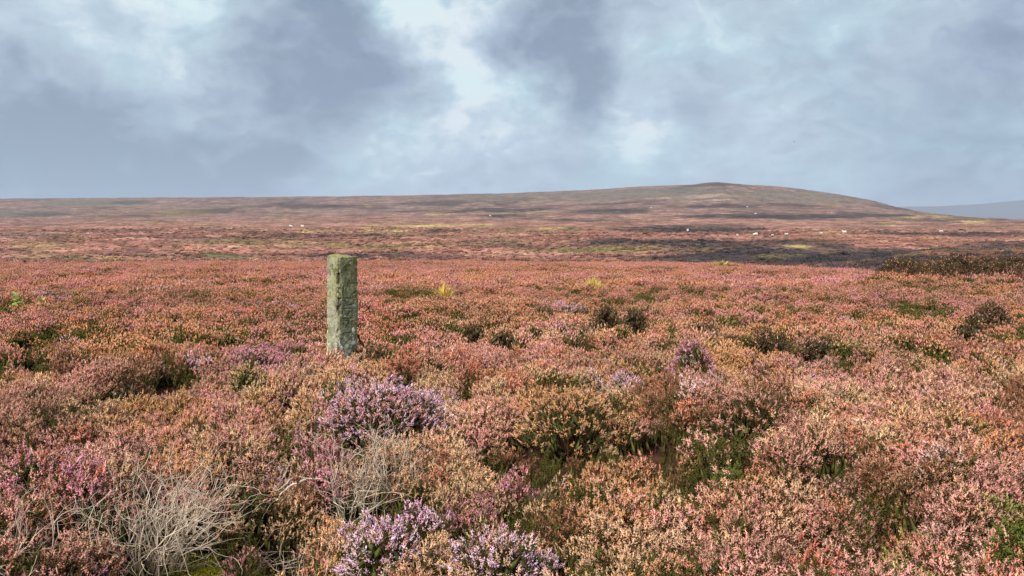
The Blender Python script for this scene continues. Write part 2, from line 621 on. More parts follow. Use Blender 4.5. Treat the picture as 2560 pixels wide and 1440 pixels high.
# ------------------------------------------------------------------ ground sheet
C_ = dict(T=(218, 144, 116), S=(232, 168, 154), O=(226, 166, 112), C=(230, 186, 144), L=(244, 198, 222), P=(225, 152, 166), K=(216, 128, 104),
          B=(146, 96, 68), G=(150, 150, 74), M=(200, 146, 126), Y=(226, 204, 130), W=(230, 194, 186))
COLR = {k: lin(v) for k, v in C_.items()}
LAND = dict(D=lin((58, 54, 54)), O=lin((104, 96, 60)), Y=lin((164, 148, 90)), G=lin((84, 92, 56)), H=lin((98, 92, 82)), P=lin((160, 142, 118)),
            B=lin((126, 84, 64)))
PATCH = [(220, 507, 150, 8, 'H', .8), (330, 506, 60, 5, 'D', .6), (60, 534, 110, 11, 'H', .8), (110, 536, 80, 6, 'D', .5), (520, 527, 95, 7, 'D', .7), (430, 531, 120, 5, 'O', .6),
         (720, 510, 70, 5, 'D', .6), (800, 516, 100, 6, 'D', .75), (1100, 507, 110, 8, 'D', .75), (940, 519, 60, 5, 'D', .6),
         (1240, 526, 170, 7, 'D', .85), (1250, 541, 75, 6, 'D', .9), (1040, 528, 80, 4, 'D', .6), (1545, 527, 115, 8, 'D', .95), (1440, 551, 75, 5, 'D', .7),
         (1680, 572, 190, 10, 'D', .97), (1450, 573, 70, 7, 'G', .8), (1900, 541, 260, 6, 'D', .97), (2180, 538, 150, 5, 'D', .9), (1780, 515, 110, 6, 'D', .9),
         (1980, 513, 110, 4, 'D', .8), (1500, 511, 220, 3, 'D', .6), (2360, 584, 260, 4, 'D', .95), (1890, 573, 90, 4, 'D', .95), (1820, 580, 200, 2, 'D', .7),
         (1120, 577, 70, 5, 'D', .85), (960, 590, 90, 4, 'D', .8), (1270, 578, 110, 7, 'G', .6), (1000, 584, 130, 3, 'G', .5),
         (1000, 567, 140, 4, 'Y', .85), (950, 577, 110, 3, 'Y', .75), (1160, 561, 80, 3, 'Y', .8), (1380, 571, 45, 3, 'Y', .9), (1100, 536, 60, 2, 'Y', .6), (1300, 532, 70, 2, 'Y', .6),
         (2470, 553, 55, 7, 'Y', .75), (2360, 544, 90, 5, 'Y', .55), (2290, 560, 60, 8, 'Y', .4), (780, 577, 50, 3, 'Y', .7), (1740, 492, 140, 5, 'P', .6), (1640, 538, 80, 2, 'P', .6),
         (1780, 500, 60, 2, 'P', .7), (2060, 580, 70, 2, 'Y', .6),
         (1780, 462, 100, 5, 'D', .75), (1600, 485, 220, 13, 'H', .75), (2000, 492, 200, 14, 'H', .6), (1300, 492, 240, 8, 'H', .55),
         (1640, 606, 240, 8, 'D', .9), (1900, 612, 330, 13, 'D', .9), (2150, 632, 420, 22, 'D', .92), (2450, 652, 260, 22, 'D', .9), (2500, 612, 220, 10, 'D', .85), (1800, 640, 260, 16, 'D', .9), (2200, 650, 460, 20, 'D', .9), (2350, 668, 330, 14, 'D', .9), (1960, 652, 260, 8, 'D', .85),
         (1480, 611, 130, 4, 'D', .85), (1420, 623, 150, 7, 'O', .9), (1600, 624, 90, 6, 'O', .7), (1970, 617, 55, 5, 'Y', .8), (2000, 641, 80, 4, 'O', .8), (2230, 642, 60, 3, 'Y', .5), (1760, 624, 90, 4, 'O', .8),
         (2080, 632, 60, 3, 'O', .6), (2400, 634, 200, 3, 'B', .8), (2500, 645, 100, 3, 'B', .8),
         (850, 640, 300, 7, 'D', .9), (1050, 637, 90, 4, 'D', .85), (480, 640, 240, 6, 'G', .8), (180, 648, 240, 5, 'G', .75), (560, 645, 120, 4, 'D', .5), (300, 648, 80, 2, 'Y', .5),
         (620, 603, 160, 5, 'O', .7), (880, 613, 230, 5, 'O', .75), (1180, 610, 160, 4, 'O', .5), (600, 608, 60, 2, 'D', .5), (350, 629, 120, 3, 'D', .55), (240, 634, 60, 2, 'D', .7), (780, 628, 60, 2, 'D', .6),
         (330, 577, 130, 3, 'D', .35), (560, 575, 130, 3, 'D', .5), (820, 590, 200, 4, 'D', .35), (150, 590, 160, 5, 'H', .4), (1530, 655, 170, 3, 'D', .7), (1650, 648, 140, 4, 'D', .7)]


def patch_world():
    L = []
    for (px, py, rx, ry, k, a) in PATCH:
        x0, y0, _ = hit(px, py)
        _, ya, _ = hit(px, min(py + ry, 652 if px < 1700 else 684))
        _, yb, _ = hit(px, py - ry)
        L.append((x0 + 0.0, 0.5 * (ya + yb), rx * y0 / F, max(abs(yb - ya) / 2, 2.0), k, a, (px - 1280) / F))
    return L


def land_colour(x, y):
    r = np.hypot(x, y)
    t = fbm(x, y, 45, 4, 21)
    t2 = fbm(x, y, 9, 4, 22)
    base = lin((146, 100, 84))[None] * (1 - t[:, None]) + lin((152, 110, 98))[None] * t[:, None]
    farc = lin((116, 97, 92))[None]  # distance haze put into the land colour as a muted mauve brown
    fa = sstep(200, 800, r)[:, None]
    c = base * (1 - fa) + farc * fa
    brown = lin((92, 64, 48))[None]
    f = sstep(.56, .72, t2)[:, None] * .55
    c = c * (1 - f) + brown * f
    f = sstep(.60, .74, fbm(x, y, 24, 4, 25))[:, None] * .55 * sstep(90, 160, r)[:, None]
    c = c * (1 - f) + LAND['O'][None] * f
    f = sstep(.62, .72, fbm(x, y * .5, 60, 4, 26))[:, None] * .6 * sstep(300, 500, r)[:, None]
    c = c * (1 - f) + LAND['D'][None] * 1.3 * f
    # fine dark and pale streaks, drawn out sideways
    st = fbm(x * .35, y, 4.5, 4, 27); rw = sstep(50, 110, r)[:, None]
    f = sstep(.57, .68, st)[:, None] * .6 * rw
    c = c * (1 - f) + lin((84, 62, 54))[None] * f
    f = sstep(.40, .30, st)[:, None] * .45 * rw
    c = c * (1 - f) + lin((168, 132, 104))[None] * f
    f = sstep(.60, .72, fbm(x * .3, y, 14, 4, 28))[:, None] * .55 * rw
    c = c * (1 - f) + lin((86, 66, 62))[None] * f
    wx = (fbm(x, y, 16, 3, 31) - .5) * 0.9 + (fbm(x, y, 3, 2, 33) - .5) * .45
    wy = (fbm(x, y, 16, 3, 32) - .5) * 0.9 + (fbm(x, y, 3, 2, 34) - .5) * .45
    gate = sstep(.36, .60, fbm(x, y * .6, 7, 4, 35) * .6 + fbm(x * .3, y, 5, 3, 36) * .4)
    for (x0, y0, a, b, k, am, sl) in PW:
        u = (x - x0 - (y - y0) * sl) / a; v = (y - y0) / b
        m = np.abs(u) < 2
        d = np.hypot(u[m] + wx[m] * .5, v[m] + wy[m])
        f = (1 - sstep(.55, 1.2, d)) * am
        if k in 'YPG': f = f * np.clip(gate[m] * 1.2 - .05, 0, 1)
        if k == 'D': f = f * np.clip(1.25 - gate[m] * .5, 0, 1)
        c[m] = c[m] * (1 - f[:, None]) + LAND[k][None] * f[:, None]
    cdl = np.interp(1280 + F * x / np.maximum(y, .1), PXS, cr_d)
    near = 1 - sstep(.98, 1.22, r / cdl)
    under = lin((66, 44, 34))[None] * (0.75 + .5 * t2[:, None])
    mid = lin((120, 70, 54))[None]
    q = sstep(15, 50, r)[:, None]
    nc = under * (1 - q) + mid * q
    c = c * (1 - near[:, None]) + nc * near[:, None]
    return c


PW = patch_world()
az_f = np.linspace(-0.74, 0.74, 620)
az_b = np.linspace(0.74, 2 * math.pi - 0.74, 60)[1:-1]
az = np.concatenate([az_f, az_b])
rr = np.concatenate([np.exp(np.linspace(math.log(0.6), math.log(60), 210)), np.exp(np.linspace(math.log(60.8), math.log(1700), 380)), [2000, 2600, 3500, 5000, 7000, 8800]])
AA, RRR = np.meshgrid(az, rr)
X = (RRR * np.sin(AA)).ravel(); Y = (RRR * np.cos(AA)).ravel()
Zt = ground(X, Y)
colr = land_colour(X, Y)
na = len(az); nr = len(rr)
ii, jj = np.meshgrid(np.arange(nr - 1), np.arange(na), indexing='ij')
j2 = (jj + 1) % na
quads = np.stack([ii * na + jj, ii * na + j2, (ii + 1) * na + j2, (ii + 1) * na + jj], -1).reshape(-1, 4)[:, ::-1]
V = np.stack([X, Y, Zt], 1)
# close the middle under the camera
V = np.vstack([V, [[0, 0, float(ground(np.array([0.]), np.array([0.01]))[0])]]])
colr = np.vstack([colr, colr[:1]])
cen = np.array([[len(V) - 1, (j + 1) % na, j, j] for j in range(na)])
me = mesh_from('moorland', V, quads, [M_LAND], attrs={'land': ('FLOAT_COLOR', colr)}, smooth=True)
moor = put('moorland', me)
tag(moor, kind='structure')
me2 = mesh_from('ground_under_viewer', V[np.r_[0:na, len(V) - 1]], np.array([[na, j, (j + 1) % na] for j in range(na)]), [M_LAND],
                attrs={'land': ('FLOAT_COLOR', colr[np.r_[0:na, len(V) - 1]])})
put('ground', me2, moor)

# the blue ridge far off on the right
xs = np.linspace(-5200, 6800, 160); ys = np.linspace(4700, 6600, 30)
XX, YY = np.meshgrid(xs, ys)
DST = 5600.0
pxr = 1280 + F * XX / DST
row = np.interp(pxr, [600, 1500, 2100, 2250, 2330, 2440, 2560, 2900, 3300], [600, 575, 527, 517, 516, 510, 499, 470, 480])
crest = EYE + DST * np.array([kel(q) for q in row.ravel()]).reshape(row.shape)
prof = np.exp(-((YY - DST) / 620) ** 2)
ZZ = -70 + (crest + 70) * prof + (fbm(XX, YY, 500, 3, 41) - .5) * 6
q = np.array([[i * 160 + j, i * 160 + j + 1, (i + 1) * 160 + j + 1, (i + 1) * 160 + j] for i in range(29) for j in range(159)])
cl = np.tile(lin((74, 66, 62)), (XX.size, 1)) * (0.8 + .4 * fbm(XX.ravel(), YY.ravel(), 400, 3, 42))[:, None]
ridge = put('distant_hill', mesh_from('distant_hill', np.stack([XX.ravel(), YY.ravel(), ZZ.ravel()], 1), q, [M_LAND], attrs={'land': ('FLOAT_COLOR', cl)}, smooth=True))
tag(ridge, kind='structure')

# ------------------------------------------------------------------ haze
bm = bmesh.new()
bmesh.ops.create_cube(bm, size=1)
hz = bpy.data.meshes.new('haze')
for v in bm.verts:
    v.co = Vector((v.co.x * 18400, v.co.y * 18400, v.co.z))
    v.co.z = 460 if v.co.z > 0 else -130
bm.to_mesh(hz); bm.free()
M_HAZE, n, out = newmat('haze')
vol = n.new('ShaderNodeVolumePrincipled')
vol.inputs['Color'].default_value = (.68, .80, .99, 1)
vol.inputs['Density'].default_value = 0.00015
vol.inputs['Anisotropy'].default_value = 0.0
n.link(vol.outputs[0], out.inputs['Volume'])
hz.materials.append(M_HAZE)
tag(put('haze', hz), 'thin blue haze lying over the whole moor', 'haze', kind='stuff')

# ------------------------------------------------------------------ heather carpet
PROTO = bpy.data.collections.new('heather_pieces')       # the pieces live outside the scene; the carpet uses them as instances
ncount = [0]


def proto(tb, mats):
    V, Fa, M, A = tb.get()
    me = mesh_from('heather_piece', V, Fa, mats, M, {'var': ('FLOAT', A)})
    o = bpy.data.objects.new('heather_piece_%03d' % ncount[0], me)
    ncount[0] += 1
    PROTO.objects.link(o)


MATS_I = [M_FLOWER_I, M_LEAF_I, M_STEM]


def make_tuft(detail, width, nsh, scale, height, leafy=0.0):
    tb = TB()
    rad = width / 2 * np.sqrt(rng.random(nsh)); an = rng.random(nsh) * 6.28
    top = height * (1 - .30 * (rad / (width / 2)) ** 2) + rng.normal(0, height * .09, nsh)
    P = np.stack([rad * np.cos(an), rad * np.sin(an), top], 1)
    D = np.stack([rad / width * 1.0 * np.cos(an) + rng.normal(0, .22, nsh), rad / width * np.sin(an) + rng.normal(0, .22, nsh), np.ones(nsh)], 1)
    S = rng.uniform(.75, 1.2, nsh) * scale
    Pb = P - D / np.linalg.norm(D, axis=1, keepdims=True) * (.12 * S)[:, None]
    place(tb, SH0 if detail == 0 else SH1, Pb, D, S)
    if leafy > 0:
        tb.m = [np.where((m == 0) & (rng.random(len(m)) < leafy), 1, m) for m in tb.m]
    # woody stems and inner leafy shoots under the canopy
    for i in range(0, nsh, 3 if detail == 0 else 5):
        b = np.array([P[i, 0] * .35, P[i, 1] * .35, -.06])
        mid = (b + Pb[i]) / 2 + np.array([P[i, 0] * .2, P[i, 1] * .2, 0])
        if detail == 0:
            tube(tb, [b, mid, Pb[i]], [.004, .003, .0018], 2, rng.random(), 3)
        spindle(tb, mid, Pb[i] + np.array([0, 0, .02]), .012 * scale if detail == 0 else .02 * scale, 1, rng.random(), 4)
    return tb


LODS = []
for (cnt, args) in ((11, (0, .22, 46, .90, .30)), (3, (0, .20, 20, 1.0, .27, 1.0)),
                    (8, (1, .34, 44, 1.15, .32)), (3, (1, .34, 34, 1.1, .29, 1.0)),
                    (6, (1, .80, 64, 2.2, .38)), (3, (1, .70, 50, 2.0, .34, 1.0))):
    a = ncount[0]
    for _ in range(cnt):
        proto(make_tuft(*args), MATS_I)
    LODS.append((a, cnt))
# tussocks of the land beyond the crest
a = ncount[0]
for _ in range(5):
    tb = TB()
    for i in range(34):
        an = rng.random() * 6.28; q = rng.random() ** .6
        b = np.array([math.cos(an) * q * .55, math.sin(an) * q * .55, .0])
        tp = b * 1.25 + np.array([0, 0, .42 * (1 - .6 * q * q) + rng.normal(0, .05)])
        spindle(tb, b - np.array([0, 0, .1]), tp, .13, 0, rng.random(), 3, .6)
    proto(tb, [M_TUSS_I])
LODS.append((a, 5))


def scatter(r0, r1, dens, tmax=.76, extra=0.6):
    """points spread evenly over the ground in the view wedge and a little to its sides"""
    area_w = r1 * tmax + extra
    n = int(dens * (r1 - 0) * 2 * area_w)
    y = rng.random(n) * (r1 + .0)
    x = (rng.random(n) * 2 - 1) * area_w
    r = np.hypot(x, y)
    jr = r * (1 + np.clip(rng.normal(0, .10, n), -.3, .3))
    ok = (np.abs(x) < y * tmax + extra) & (jr > r0) & (jr < r1)
    return x[ok], y[ok]


# colour areas of the near heather: px, py, rx, ry (pixels of the photograph), kind, strength
TINTS = [(960, 1010, 190, 55, 'L', .9), (830, 1090, 110, 60, 'P', .6), (960, 1262, 130, 55, 'L', .95), (1250, 1330, 160, 75, 'L', .75), (1330, 1400, 130, 60, 'L', .5), (1730, 925, 60, 42, 'P', .95), (1560, 938, 55, 30, 'L', .7),
         (1390, 960, 50, 18, 'L', .7), (1000, 930, 55, 30, 'K', .95), (1300, 940, 120, 22, 'K', .6), (640, 880, 110, 50, 'P', .8), (620, 960, 80, 60, 'C', .8), (700, 950, 40, 50, 'P', .8),
         (1420, 1040, 170, 90, 'O', .85), (1350, 1010, 60, 60, 'B', .4), (1880, 1050, 140, 70, 'M', .7), (1960, 1060, 60, 70, 'B', .6), (1830, 890, 80, 40, 'O', .8), (1800, 1020, 90, 30, 'S', .7),
         (110, 860, 160, 60, 'O', .6), (250, 870, 120, 40, 'O', .8), (420, 830, 150, 50, 'O', .6), (60, 900, 80, 60, 'B', .35), (330, 930, 60, 50, 'B', .8), (230, 1010, 140, 40, 'C', .55), (430, 1020, 150, 40, 'O', .7),
         (150, 1080, 160, 40, 'S', .8), (350, 1100, 120, 50, 'S', .7), (120, 1220, 140, 80, 'K', .45), (100, 1230, 160, 90, 'P', .5), (560, 1080, 110, 70, 'S', .6), (560, 1180, 100, 60, 'M', .7), (600, 1260, 70, 40, 'P', .7),
         (300, 1270, 50, 40, 'K', .5), (1120, 1210, 90, 40, 'P', .7), (1260, 1150, 110, 40, 'P', .6), (1200, 1040, 70, 60, 'S', .7), (1500, 1180, 140, 50, 'O', .4), (1200, 1230, 90, 40, 'S', .8),
         (1560, 1220, 140, 60, 'G', .35), (1830, 1160, 80, 30, 'G', .75), (1700, 1180, 80, 40, 'G', .45), (2300, 1390, 130, 60, 'G', .65), (2180, 1420, 80, 40, 'G', .5), (2500, 1330, 60, 90, 'G', .7),
         (1600, 1320, 220, 90, 'C', .6), (1950, 1250, 200, 80, 'C', .5), (1900, 1230, 90, 40, 'S', .5), (2230, 1260, 70, 50, 'B', .8), (2300, 1220, 90, 40, 'K', .35), (2100, 960, 200, 60, 'S', .5), (2330, 900, 200, 60, 'S', .35),
         (2400, 1000, 200, 60, 'S', .5), (2200, 1100, 250, 70, 'C', .4), (1550, 890, 130, 40, 'M', .6), (1720, 860, 150, 30, 'M', .5), (1400, 770, 60, 8, 'L', .8), (1350, 815, 45, 12, 'P', .7), (1580, 775, 100, 10, 'P', .5),
         (1900, 738, 60, 10, 'M', .8), (120, 745, 90, 8, 'L', .55), (240, 742, 60, 6, 'P', .6), (700, 752, 80, 9, 'L', .5), (2250, 745, 170, 14, 'P', .35), (2000, 780, 150, 14, 'P', .3), (2450, 770, 120, 20, 'P', .35),
         (2100, 850, 120, 30, 'M', .4), (1250, 870, 130, 30, 'S', .6), (1150, 900, 50, 25, 'K', .7), (960, 800, 90, 30, 'K', .3), (1050, 830, 60, 30, 'P', .4), (760, 900, 80, 40, 'S', .6), (2040, 880, 70, 20, 'M', .5)]
HOLES = [(50, 850, 45, 14, .88), (135, 826, 60, 12, .88), (70, 896, 45, 14, .88), (230, 892, 40, 14, .88), (140, 922, 45, 14, .88), (260, 962, 45, 16, .88), (545, 846, 60, 12, .88), (660, 932, 40, 14, .88), (775, 890, 30, 14, .88), (40, 945, 40, 14, .88), (170, 1132, 60, 18, .88), (260, 1150, 60, 22, .88), (360, 1172, 50, 18, .88), (120, 1300, 50, 20, .88), (290, 1280, 40, 20, .88), (520, 1245, 50, 22, .88), (640, 1212, 50, 24, .88), (1095, 1232, 40, 16, .88), (1050, 1185, 50, 16, .88), (1185, 1120, 35, 18, .88), (1450, 1135, 50, 14, .88), (1545, 1112, 40, 14, .4), (1385, 962, 40, 12, .88), (1660, 1062, 30, 12, .88), (2050, 1312, 40, 24, .88), (1920, 1385, 50, 26, .88), (2130, 1372, 40, 26, .88), (2400, 1252, 40, 20, .88), (2330, 1330, 40, 20, .88), (1740, 1290, 30, 20, .88), (1600, 1250, 40, 16, .88), (2150, 1180, 40, 14, .88), (2380, 1060, 50, 12, .88), (2250, 950, 50, 10, .88), (1000, 870, 40, 10, .88), (1090, 900, 30, 10, .88), (720, 1010, 40, 16, .88), (520, 1000, 30, 14, .88), (2120, 890, 40, 10, .88),
         (440, 1330, 220, 130, 1), (400, 1410, 290, 100, 1), (640, 1390, 120, 80, .9), (560, 1400, 110, 70, 1), (700, 1240, 90, 50, .95), (40, 1420, 120, 40, .8), (830, 1400, 90, 60, .75), (930, 1180, 170, 35, .9), (300, 1160, 80, 35, .6),
         (1310, 1065, 50, 36, .9), (1500, 1130, 70, 25, .4), (670, 1085, 45, 40, .9), (405, 945, 50, 24, 1), (330, 960, 35, 25, .8), (560, 835, 60, 14, .8), (130, 830, 50, 14, .7), (1440, 865, 35, 22, .9), (1510, 825, 60, 16, .9),
         (1590, 815, 45, 14, .6), (1180, 930, 40, 30, .8), (1170, 980, 40, 36, .7), (950, 900, 45, 24, .8), (1310, 890, 30, 12, .7), (1900, 865, 40, 18, .85), (2030, 885, 50, 14, .7), (1750, 822, 40, 12, .6),
         (1870, 1115, 110, 22, .7), (2230, 1290, 90, 40, .75), (1900, 1330, 70, 40, .7), (2440, 1400, 50, 50, .9), (2060, 1340, 60, 40, .5), (2480, 925, 70, 16, .8), (2400, 835, 40, 14, .6), (2540, 840, 30, 14, .7),
         (600, 1190, 90, 50, .45), (250, 1390, 80, 40, .5), (2250, 700, 60, 8, .6), (2420, 715, 120, 6, .6), (70, 880, 60, 18, .5), (490, 930, 60, 14, .6), (870, 890, 40, 14, .6), (1030, 1290, 60, 14, .7), (980, 1310, 70, 16, .8),
         (1540, 985, 60, 12, .4), (2200, 990, 50, 14, .5), (2290, 880, 60, 12, .4), (750, 1060, 40, 30, .4), (1690, 1000, 50, 14, .4), (2330, 1150, 60, 14, .4)]


def pixel_ellipse(px, py, rx, ry, z):
    x0, y0 = gp(px, py, z)
    ya = gp(px, py + ry, z)[1]; yb = gp(px, py - ry, z)[1]
    return x0, .5 * (ya + yb), rx * y0 / F, abs(yb - ya) / 2, (px - 1280) / F


TW = [pixel_ellipse(a, b, c, d, .38) + (k, s) for a, b, c, d, k, s in TINTS]
HW = [pixel_ellipse(a, b, c, d, .38) + (s,) for a, b, c, d, s in HOLES]


def tint_at(x, y):
    n = len(x); r = np.hypot(x, y)
    k = np.full(n, 'T')
    a = fbm(x, y, 1.7, 4, 51) + rng.normal(0, .07, n) + .045 * sstep(-1.2, 1.0, x / np.maximum(r, 1) * 4)
    b = fbm(x, y, 3.1, 4, 52) + rng.normal(0, .06, n)
    nearf = (1 - sstep(9, 24, r)) > rng.random(n)
    k[(b > .53)] = 'S'
    k[nearf & (a > .50)] = 'O'
    k[nearf & (a > .585)] = 'C'
    k[nearf & (a < .40)] = 'S'
    k[nearf & (a < .335)] = 'M'
    k[~nearf & (a > .60)] = 'O'
    k[~nearf & (a < .36 + .07 * sstep(0, .5, x / np.maximum(y, 1)))] = 'P'
    k[~nearf & (b < .40)] = 'M'
    k[nearf & (b < .37)] = 'B'
    u = rng.random(n)
    k[u < .02] = 'B'; k[(u > .04) & (u < .046)] = 'L'; k[(u > .055) & (u < .07)] = 'W'
    k[(u > .10) & (u < .13) & nearf] = 'K'
    wx = (fbm(x, y, .5, 3, 55) - .5) * 1.1; wy = (fbm(x, y, .5, 3, 56) - .5) * 1.1
    for (x0, y0, aa, bb, sl, kk, s) in TW:
        d = np.hypot((x - x0 - (y - y0) * sl) / aa + wx * .5, (y - y0) / bb + wy * .5)
        f = (1 - sstep(.5, 1.25, d)) * s
        k[rng.random(n) < f] = kk
    c = np.zeros((n, 3))
    for q in COLR:
        c[k == q] = COLR[q]
    g = 1 + (fbm(x, y, .9, 3, 57)[:, None] - .5) * .5
    hv = rng.normal(0, .05, (n, 3))
    # away from the viewer the moor is older, redder heather
    q0 = sstep(8, 13, r)[:, None]; q1 = sstep(12, 55, r)[:, None]
    age = 1.14 * (1 - q0) + q0 * (np.array([[.90, .78, .78]]) * (1 - q1) + np.array([[.73, .61, .61]]) * q1)
    c = c * age
    mean = c.mean(0, keepdims=True)
    qq = .12 + .22 * q0
    c = c * (1 - qq) + (COLR['T'] * age) * qq
    return np.clip(c * g * (1 + hv), .01, .95), k


def hole_at(x, y):
    r = np.hypot(x, y)
    wx = (fbm(x, y, .4, 3, 65) - .5) * 1.2; wy = (fbm(x, y, .4, 3, 66) - .5) * 1.2
    h = np.zeros(len(x))
    for (x0, y0, aa, bb, sl, s) in HW:
        d = np.hypot((x - x0 - (y - y0) * sl) / aa + wx * .5, (y - y0) / bb + wy * .5)
        h = np.maximum(h, (1 - sstep(.55, 1.15, d)) * s)
    gap = sstep(.66, .76, fbm(x, y, .8, 3, 67)) * .6 * (1 - sstep(12, 30, r))
    gap2 = sstep(.58, .72, fbm(x, y, 2.2, 3, 68)) * .6 * sstep(9, 20, r)
    fur = (1 - sstep(.10, .42, cells(x, y, .85, 3) + (fbm(x, y, .35, 2, 69) - .5) * .5)) * .80 * (1 - sstep(16, 45, r))
    return np.maximum(np.maximum(h, fur), np.maximum(gap, gap2))



# single bushes that stand out of the carpet: centre and half width in the photograph, height in metres
BUSHES = [
    dict(label='large mound of lilac flowering heather above the tan dead stems', px=960, py=1040, rx=165, h=.46, tints=[('L', 4), ('P', 2), ('S', 3), ('W', 2)], flower=.88, dens=1900),
    dict(label='low pale lilac heather bush in the foreground left of centre', px=960, py=1270, rx=118, h=.46, tints=[('L', 5), ('W', 4), ('S', 2)], flower=.9, dens=2200),
    dict(label='lilac and cream heather bush at the bottom right of centre', px=1250, py=1345, rx=140, h=.42, tints=[('L', 4), ('C', 3), ('W', 3), ('S', 1)], flower=.88, dens=2100),
    dict(label='round mauve pink heather bush right of centre', px=1732, py=935, rx=60, h=.64, tints=[('P', 9), ('L', 2)], flower=.97),
    dict(label='small lilac heather bush left of the round mauve one', px=1562, py=942, rx=50, h=.46, tints=[('L', 5), ('W', 3), ('P', 2)], flower=.9),
    dict(label='orange brown domed heather bush with a dark hollow on its left', px=1430, py=1060, rx=140, h=.48, tints=[('O', 6), ('C', 3), ('T', 1)], flower=.85),
    dict(label='large brownish pink heather mound at centre right with a dark underside', px=1880, py=1070, rx=140, h=.48, tints=[('M', 4), ('S', 3), ('T', 2), ('B', 3)], flower=.8),
    dict(label='small coral red heather bush right of the stone post foot', px=1000, py=940, rx=46, h=.48, tints=[('K', 8), ('T', 2)], flower=.97),
    dict(label='dark olive heather bush left of the coral red one', px=935, py=925, rx=44, h=.48, tints=[('B', 4), ('T', 2)], flower=.25, leaf='D'),
    dict(label='green heather sprig growing against the right foot of the stone post', px=880, py=880, rx=20, h=.52, tints=[('T', 4), ('B', 2)], flower=.3, leaf='D'),
    dict(label='cream yellow heather bush in front of and left of the stone post', px=622, py=975, rx=62, h=.50, tints=[('C', 6), ('Y', 2)], flower=.75),
    dict(label='dark brown heather bush beside the black hollow on the left', px=325, py=950, rx=52, h=.50, tints=[('B', 6), ('O', 2)], flower=.5, leaf='D'),
    dict(label='wide pink heather mound left of the stone post', px=650, py=905, rx=105, h=.46, tints=[('P', 5), ('S', 3), ('W', 1)], flower=.92),
    dict(label='small dark leggy heather bush on thin stems right of the post', px=1186, py=835, rx=26, h=.66, tints=[('B', 3)], flower=.12, leaf='D', stalk=.55),
    dict(label='smaller dark heather bush just right of the leggy one', px=1263, py=848, rx=22, h=.58, tints=[('B', 3)], flower=.15, leaf='D', stalk=.4),
    dict(label='lower left bush of the dark diagonal heather bank', px=1450, py=868, rx=34, h=.58, tints=[('B', 3), ('M', 1)], flower=.15, leaf='D'),
    dict(label='middle bush of the dark diagonal heather bank', px=1515, py=838, rx=44, h=.60, tints=[('B', 3), ('M', 1)], flower=.2, leaf='D'),
    dict(label='upper right bush of the dark diagonal heather bank', px=1586, py=826, rx=42, h=.60, tints=[('B', 3), ('M', 1)], flower=.2, leaf='D'),
    dict(label='dark mauve topped heather bush right of the diagonal bank', px=1750, py=828, rx=52, h=.56, tints=[('M', 4), ('L', 2)], flower=.4, leaf='D'),
    dict(label='broad dark olive heather bush at right behind the round mauve bush', px=1925, py=870, rx=66, h=.62, tints=[('B', 4), ('O', 2)], flower=.25, leaf='D'),
    dict(label='olive bush with grey pink front right of the broad dark one', px=2040, py=878, rx=50, h=.56, tints=[('M', 4), ('S', 2)], flower=.4, leaf='D'),
    dict(label='tall dark heather bush standing alone at the right edge', px=2478, py=815, rx=50, h=.82, tints=[('M', 4), ('B', 3)], flower=.35, leaf='D', stalk=.5),
    dict(label='low brown pink bush at the left foot of the tall dark one', px=2432, py=845, rx=36, h=.62, tints=[('M', 4), ('B', 3)], flower=.5, leaf='D'),
    dict(label='leftmost bush of the dark olive row far back at right', px=2255, py=708, rx=60, h=1.15, tints=[('B', 3), ('O', 3)], flower=.3, leaf='D', dens=520),
    dict(label='second bush from the left in the dark olive row at right', px=2325, py=704, rx=58, h=1.2, tints=[('O', 4), ('B', 2)], flower=.45, leaf='D', dens=520),
    dict(label='middle bush of the dark olive row, with a black gap beside it', px=2392, py=712, rx=58, h=1.25, tints=[('M', 3), ('B', 3)], flower=.35, leaf='D', dens=520),
    dict(label='second bush from the right in the dark olive row', px=2455, py=710, rx=58, h=1.2, tints=[('B', 3), ('O', 3)], flower=.3, leaf='D', dens=520),
    dict(label='rightmost bush of the dark olive row, nearest the picture edge', px=2525, py=718, rx=58, h=1.2, tints=[('B', 3), ('O', 2)], flower=.3, leaf='D', dens=520),
    dict(label='small brown bush on the rise behind the dark olive row', px=2405, py=682, rx=70, h=1.1, tints=[('B', 3), ('T', 3)], flower=.5, leaf='D', dens=300),
    dict(label='bright green leafy shrub in the lower right corner', px=2552, py=1400, rx=95, h=.46, tints=[('G', 4), ('C', 2)], flower=.06, leaf='V', name='green_shrub', cat='shrub', dens=3600),
    dict(label='yellow green heather bush left of the bright green corner shrub', px=2290, py=1400, rx=95, h=.34, tints=[('C', 3), ('Y', 3)], flower=.45, leaf='V', dens=2400),
    dict(label='small fresh green patch of heather under the brownish pink mound', px=1830, py=1165, rx=62, h=.34, tints=[('C', 3), ('S', 2)], flower=.35, leaf='V', dens=2400),
    dict(label='reddish pink heather bush at the left edge beside the dead bush', px=95, py=1215, rx=130, h=.46, tints=[('K', 3), ('S', 3), ('P', 3)], flower=.88),
    dict(label='dusky pink heather mound behind the largest dead bush', px=300, py=1120, rx=120, h=.44, tints=[('S', 5), ('M', 3)], flower=.8),
    dict(label='dark pink heather bush right of the largest dead bush', px=610, py=1165, rx=80, h=.42, tints=[('M', 4), ('S', 2)], flower=.6),
]
BWORLD = [(*gp(b['px'], b['py'], .42), b['rx'] * gp(b['px'], b['py'], .42)[1] / F) for b in BUSHES]

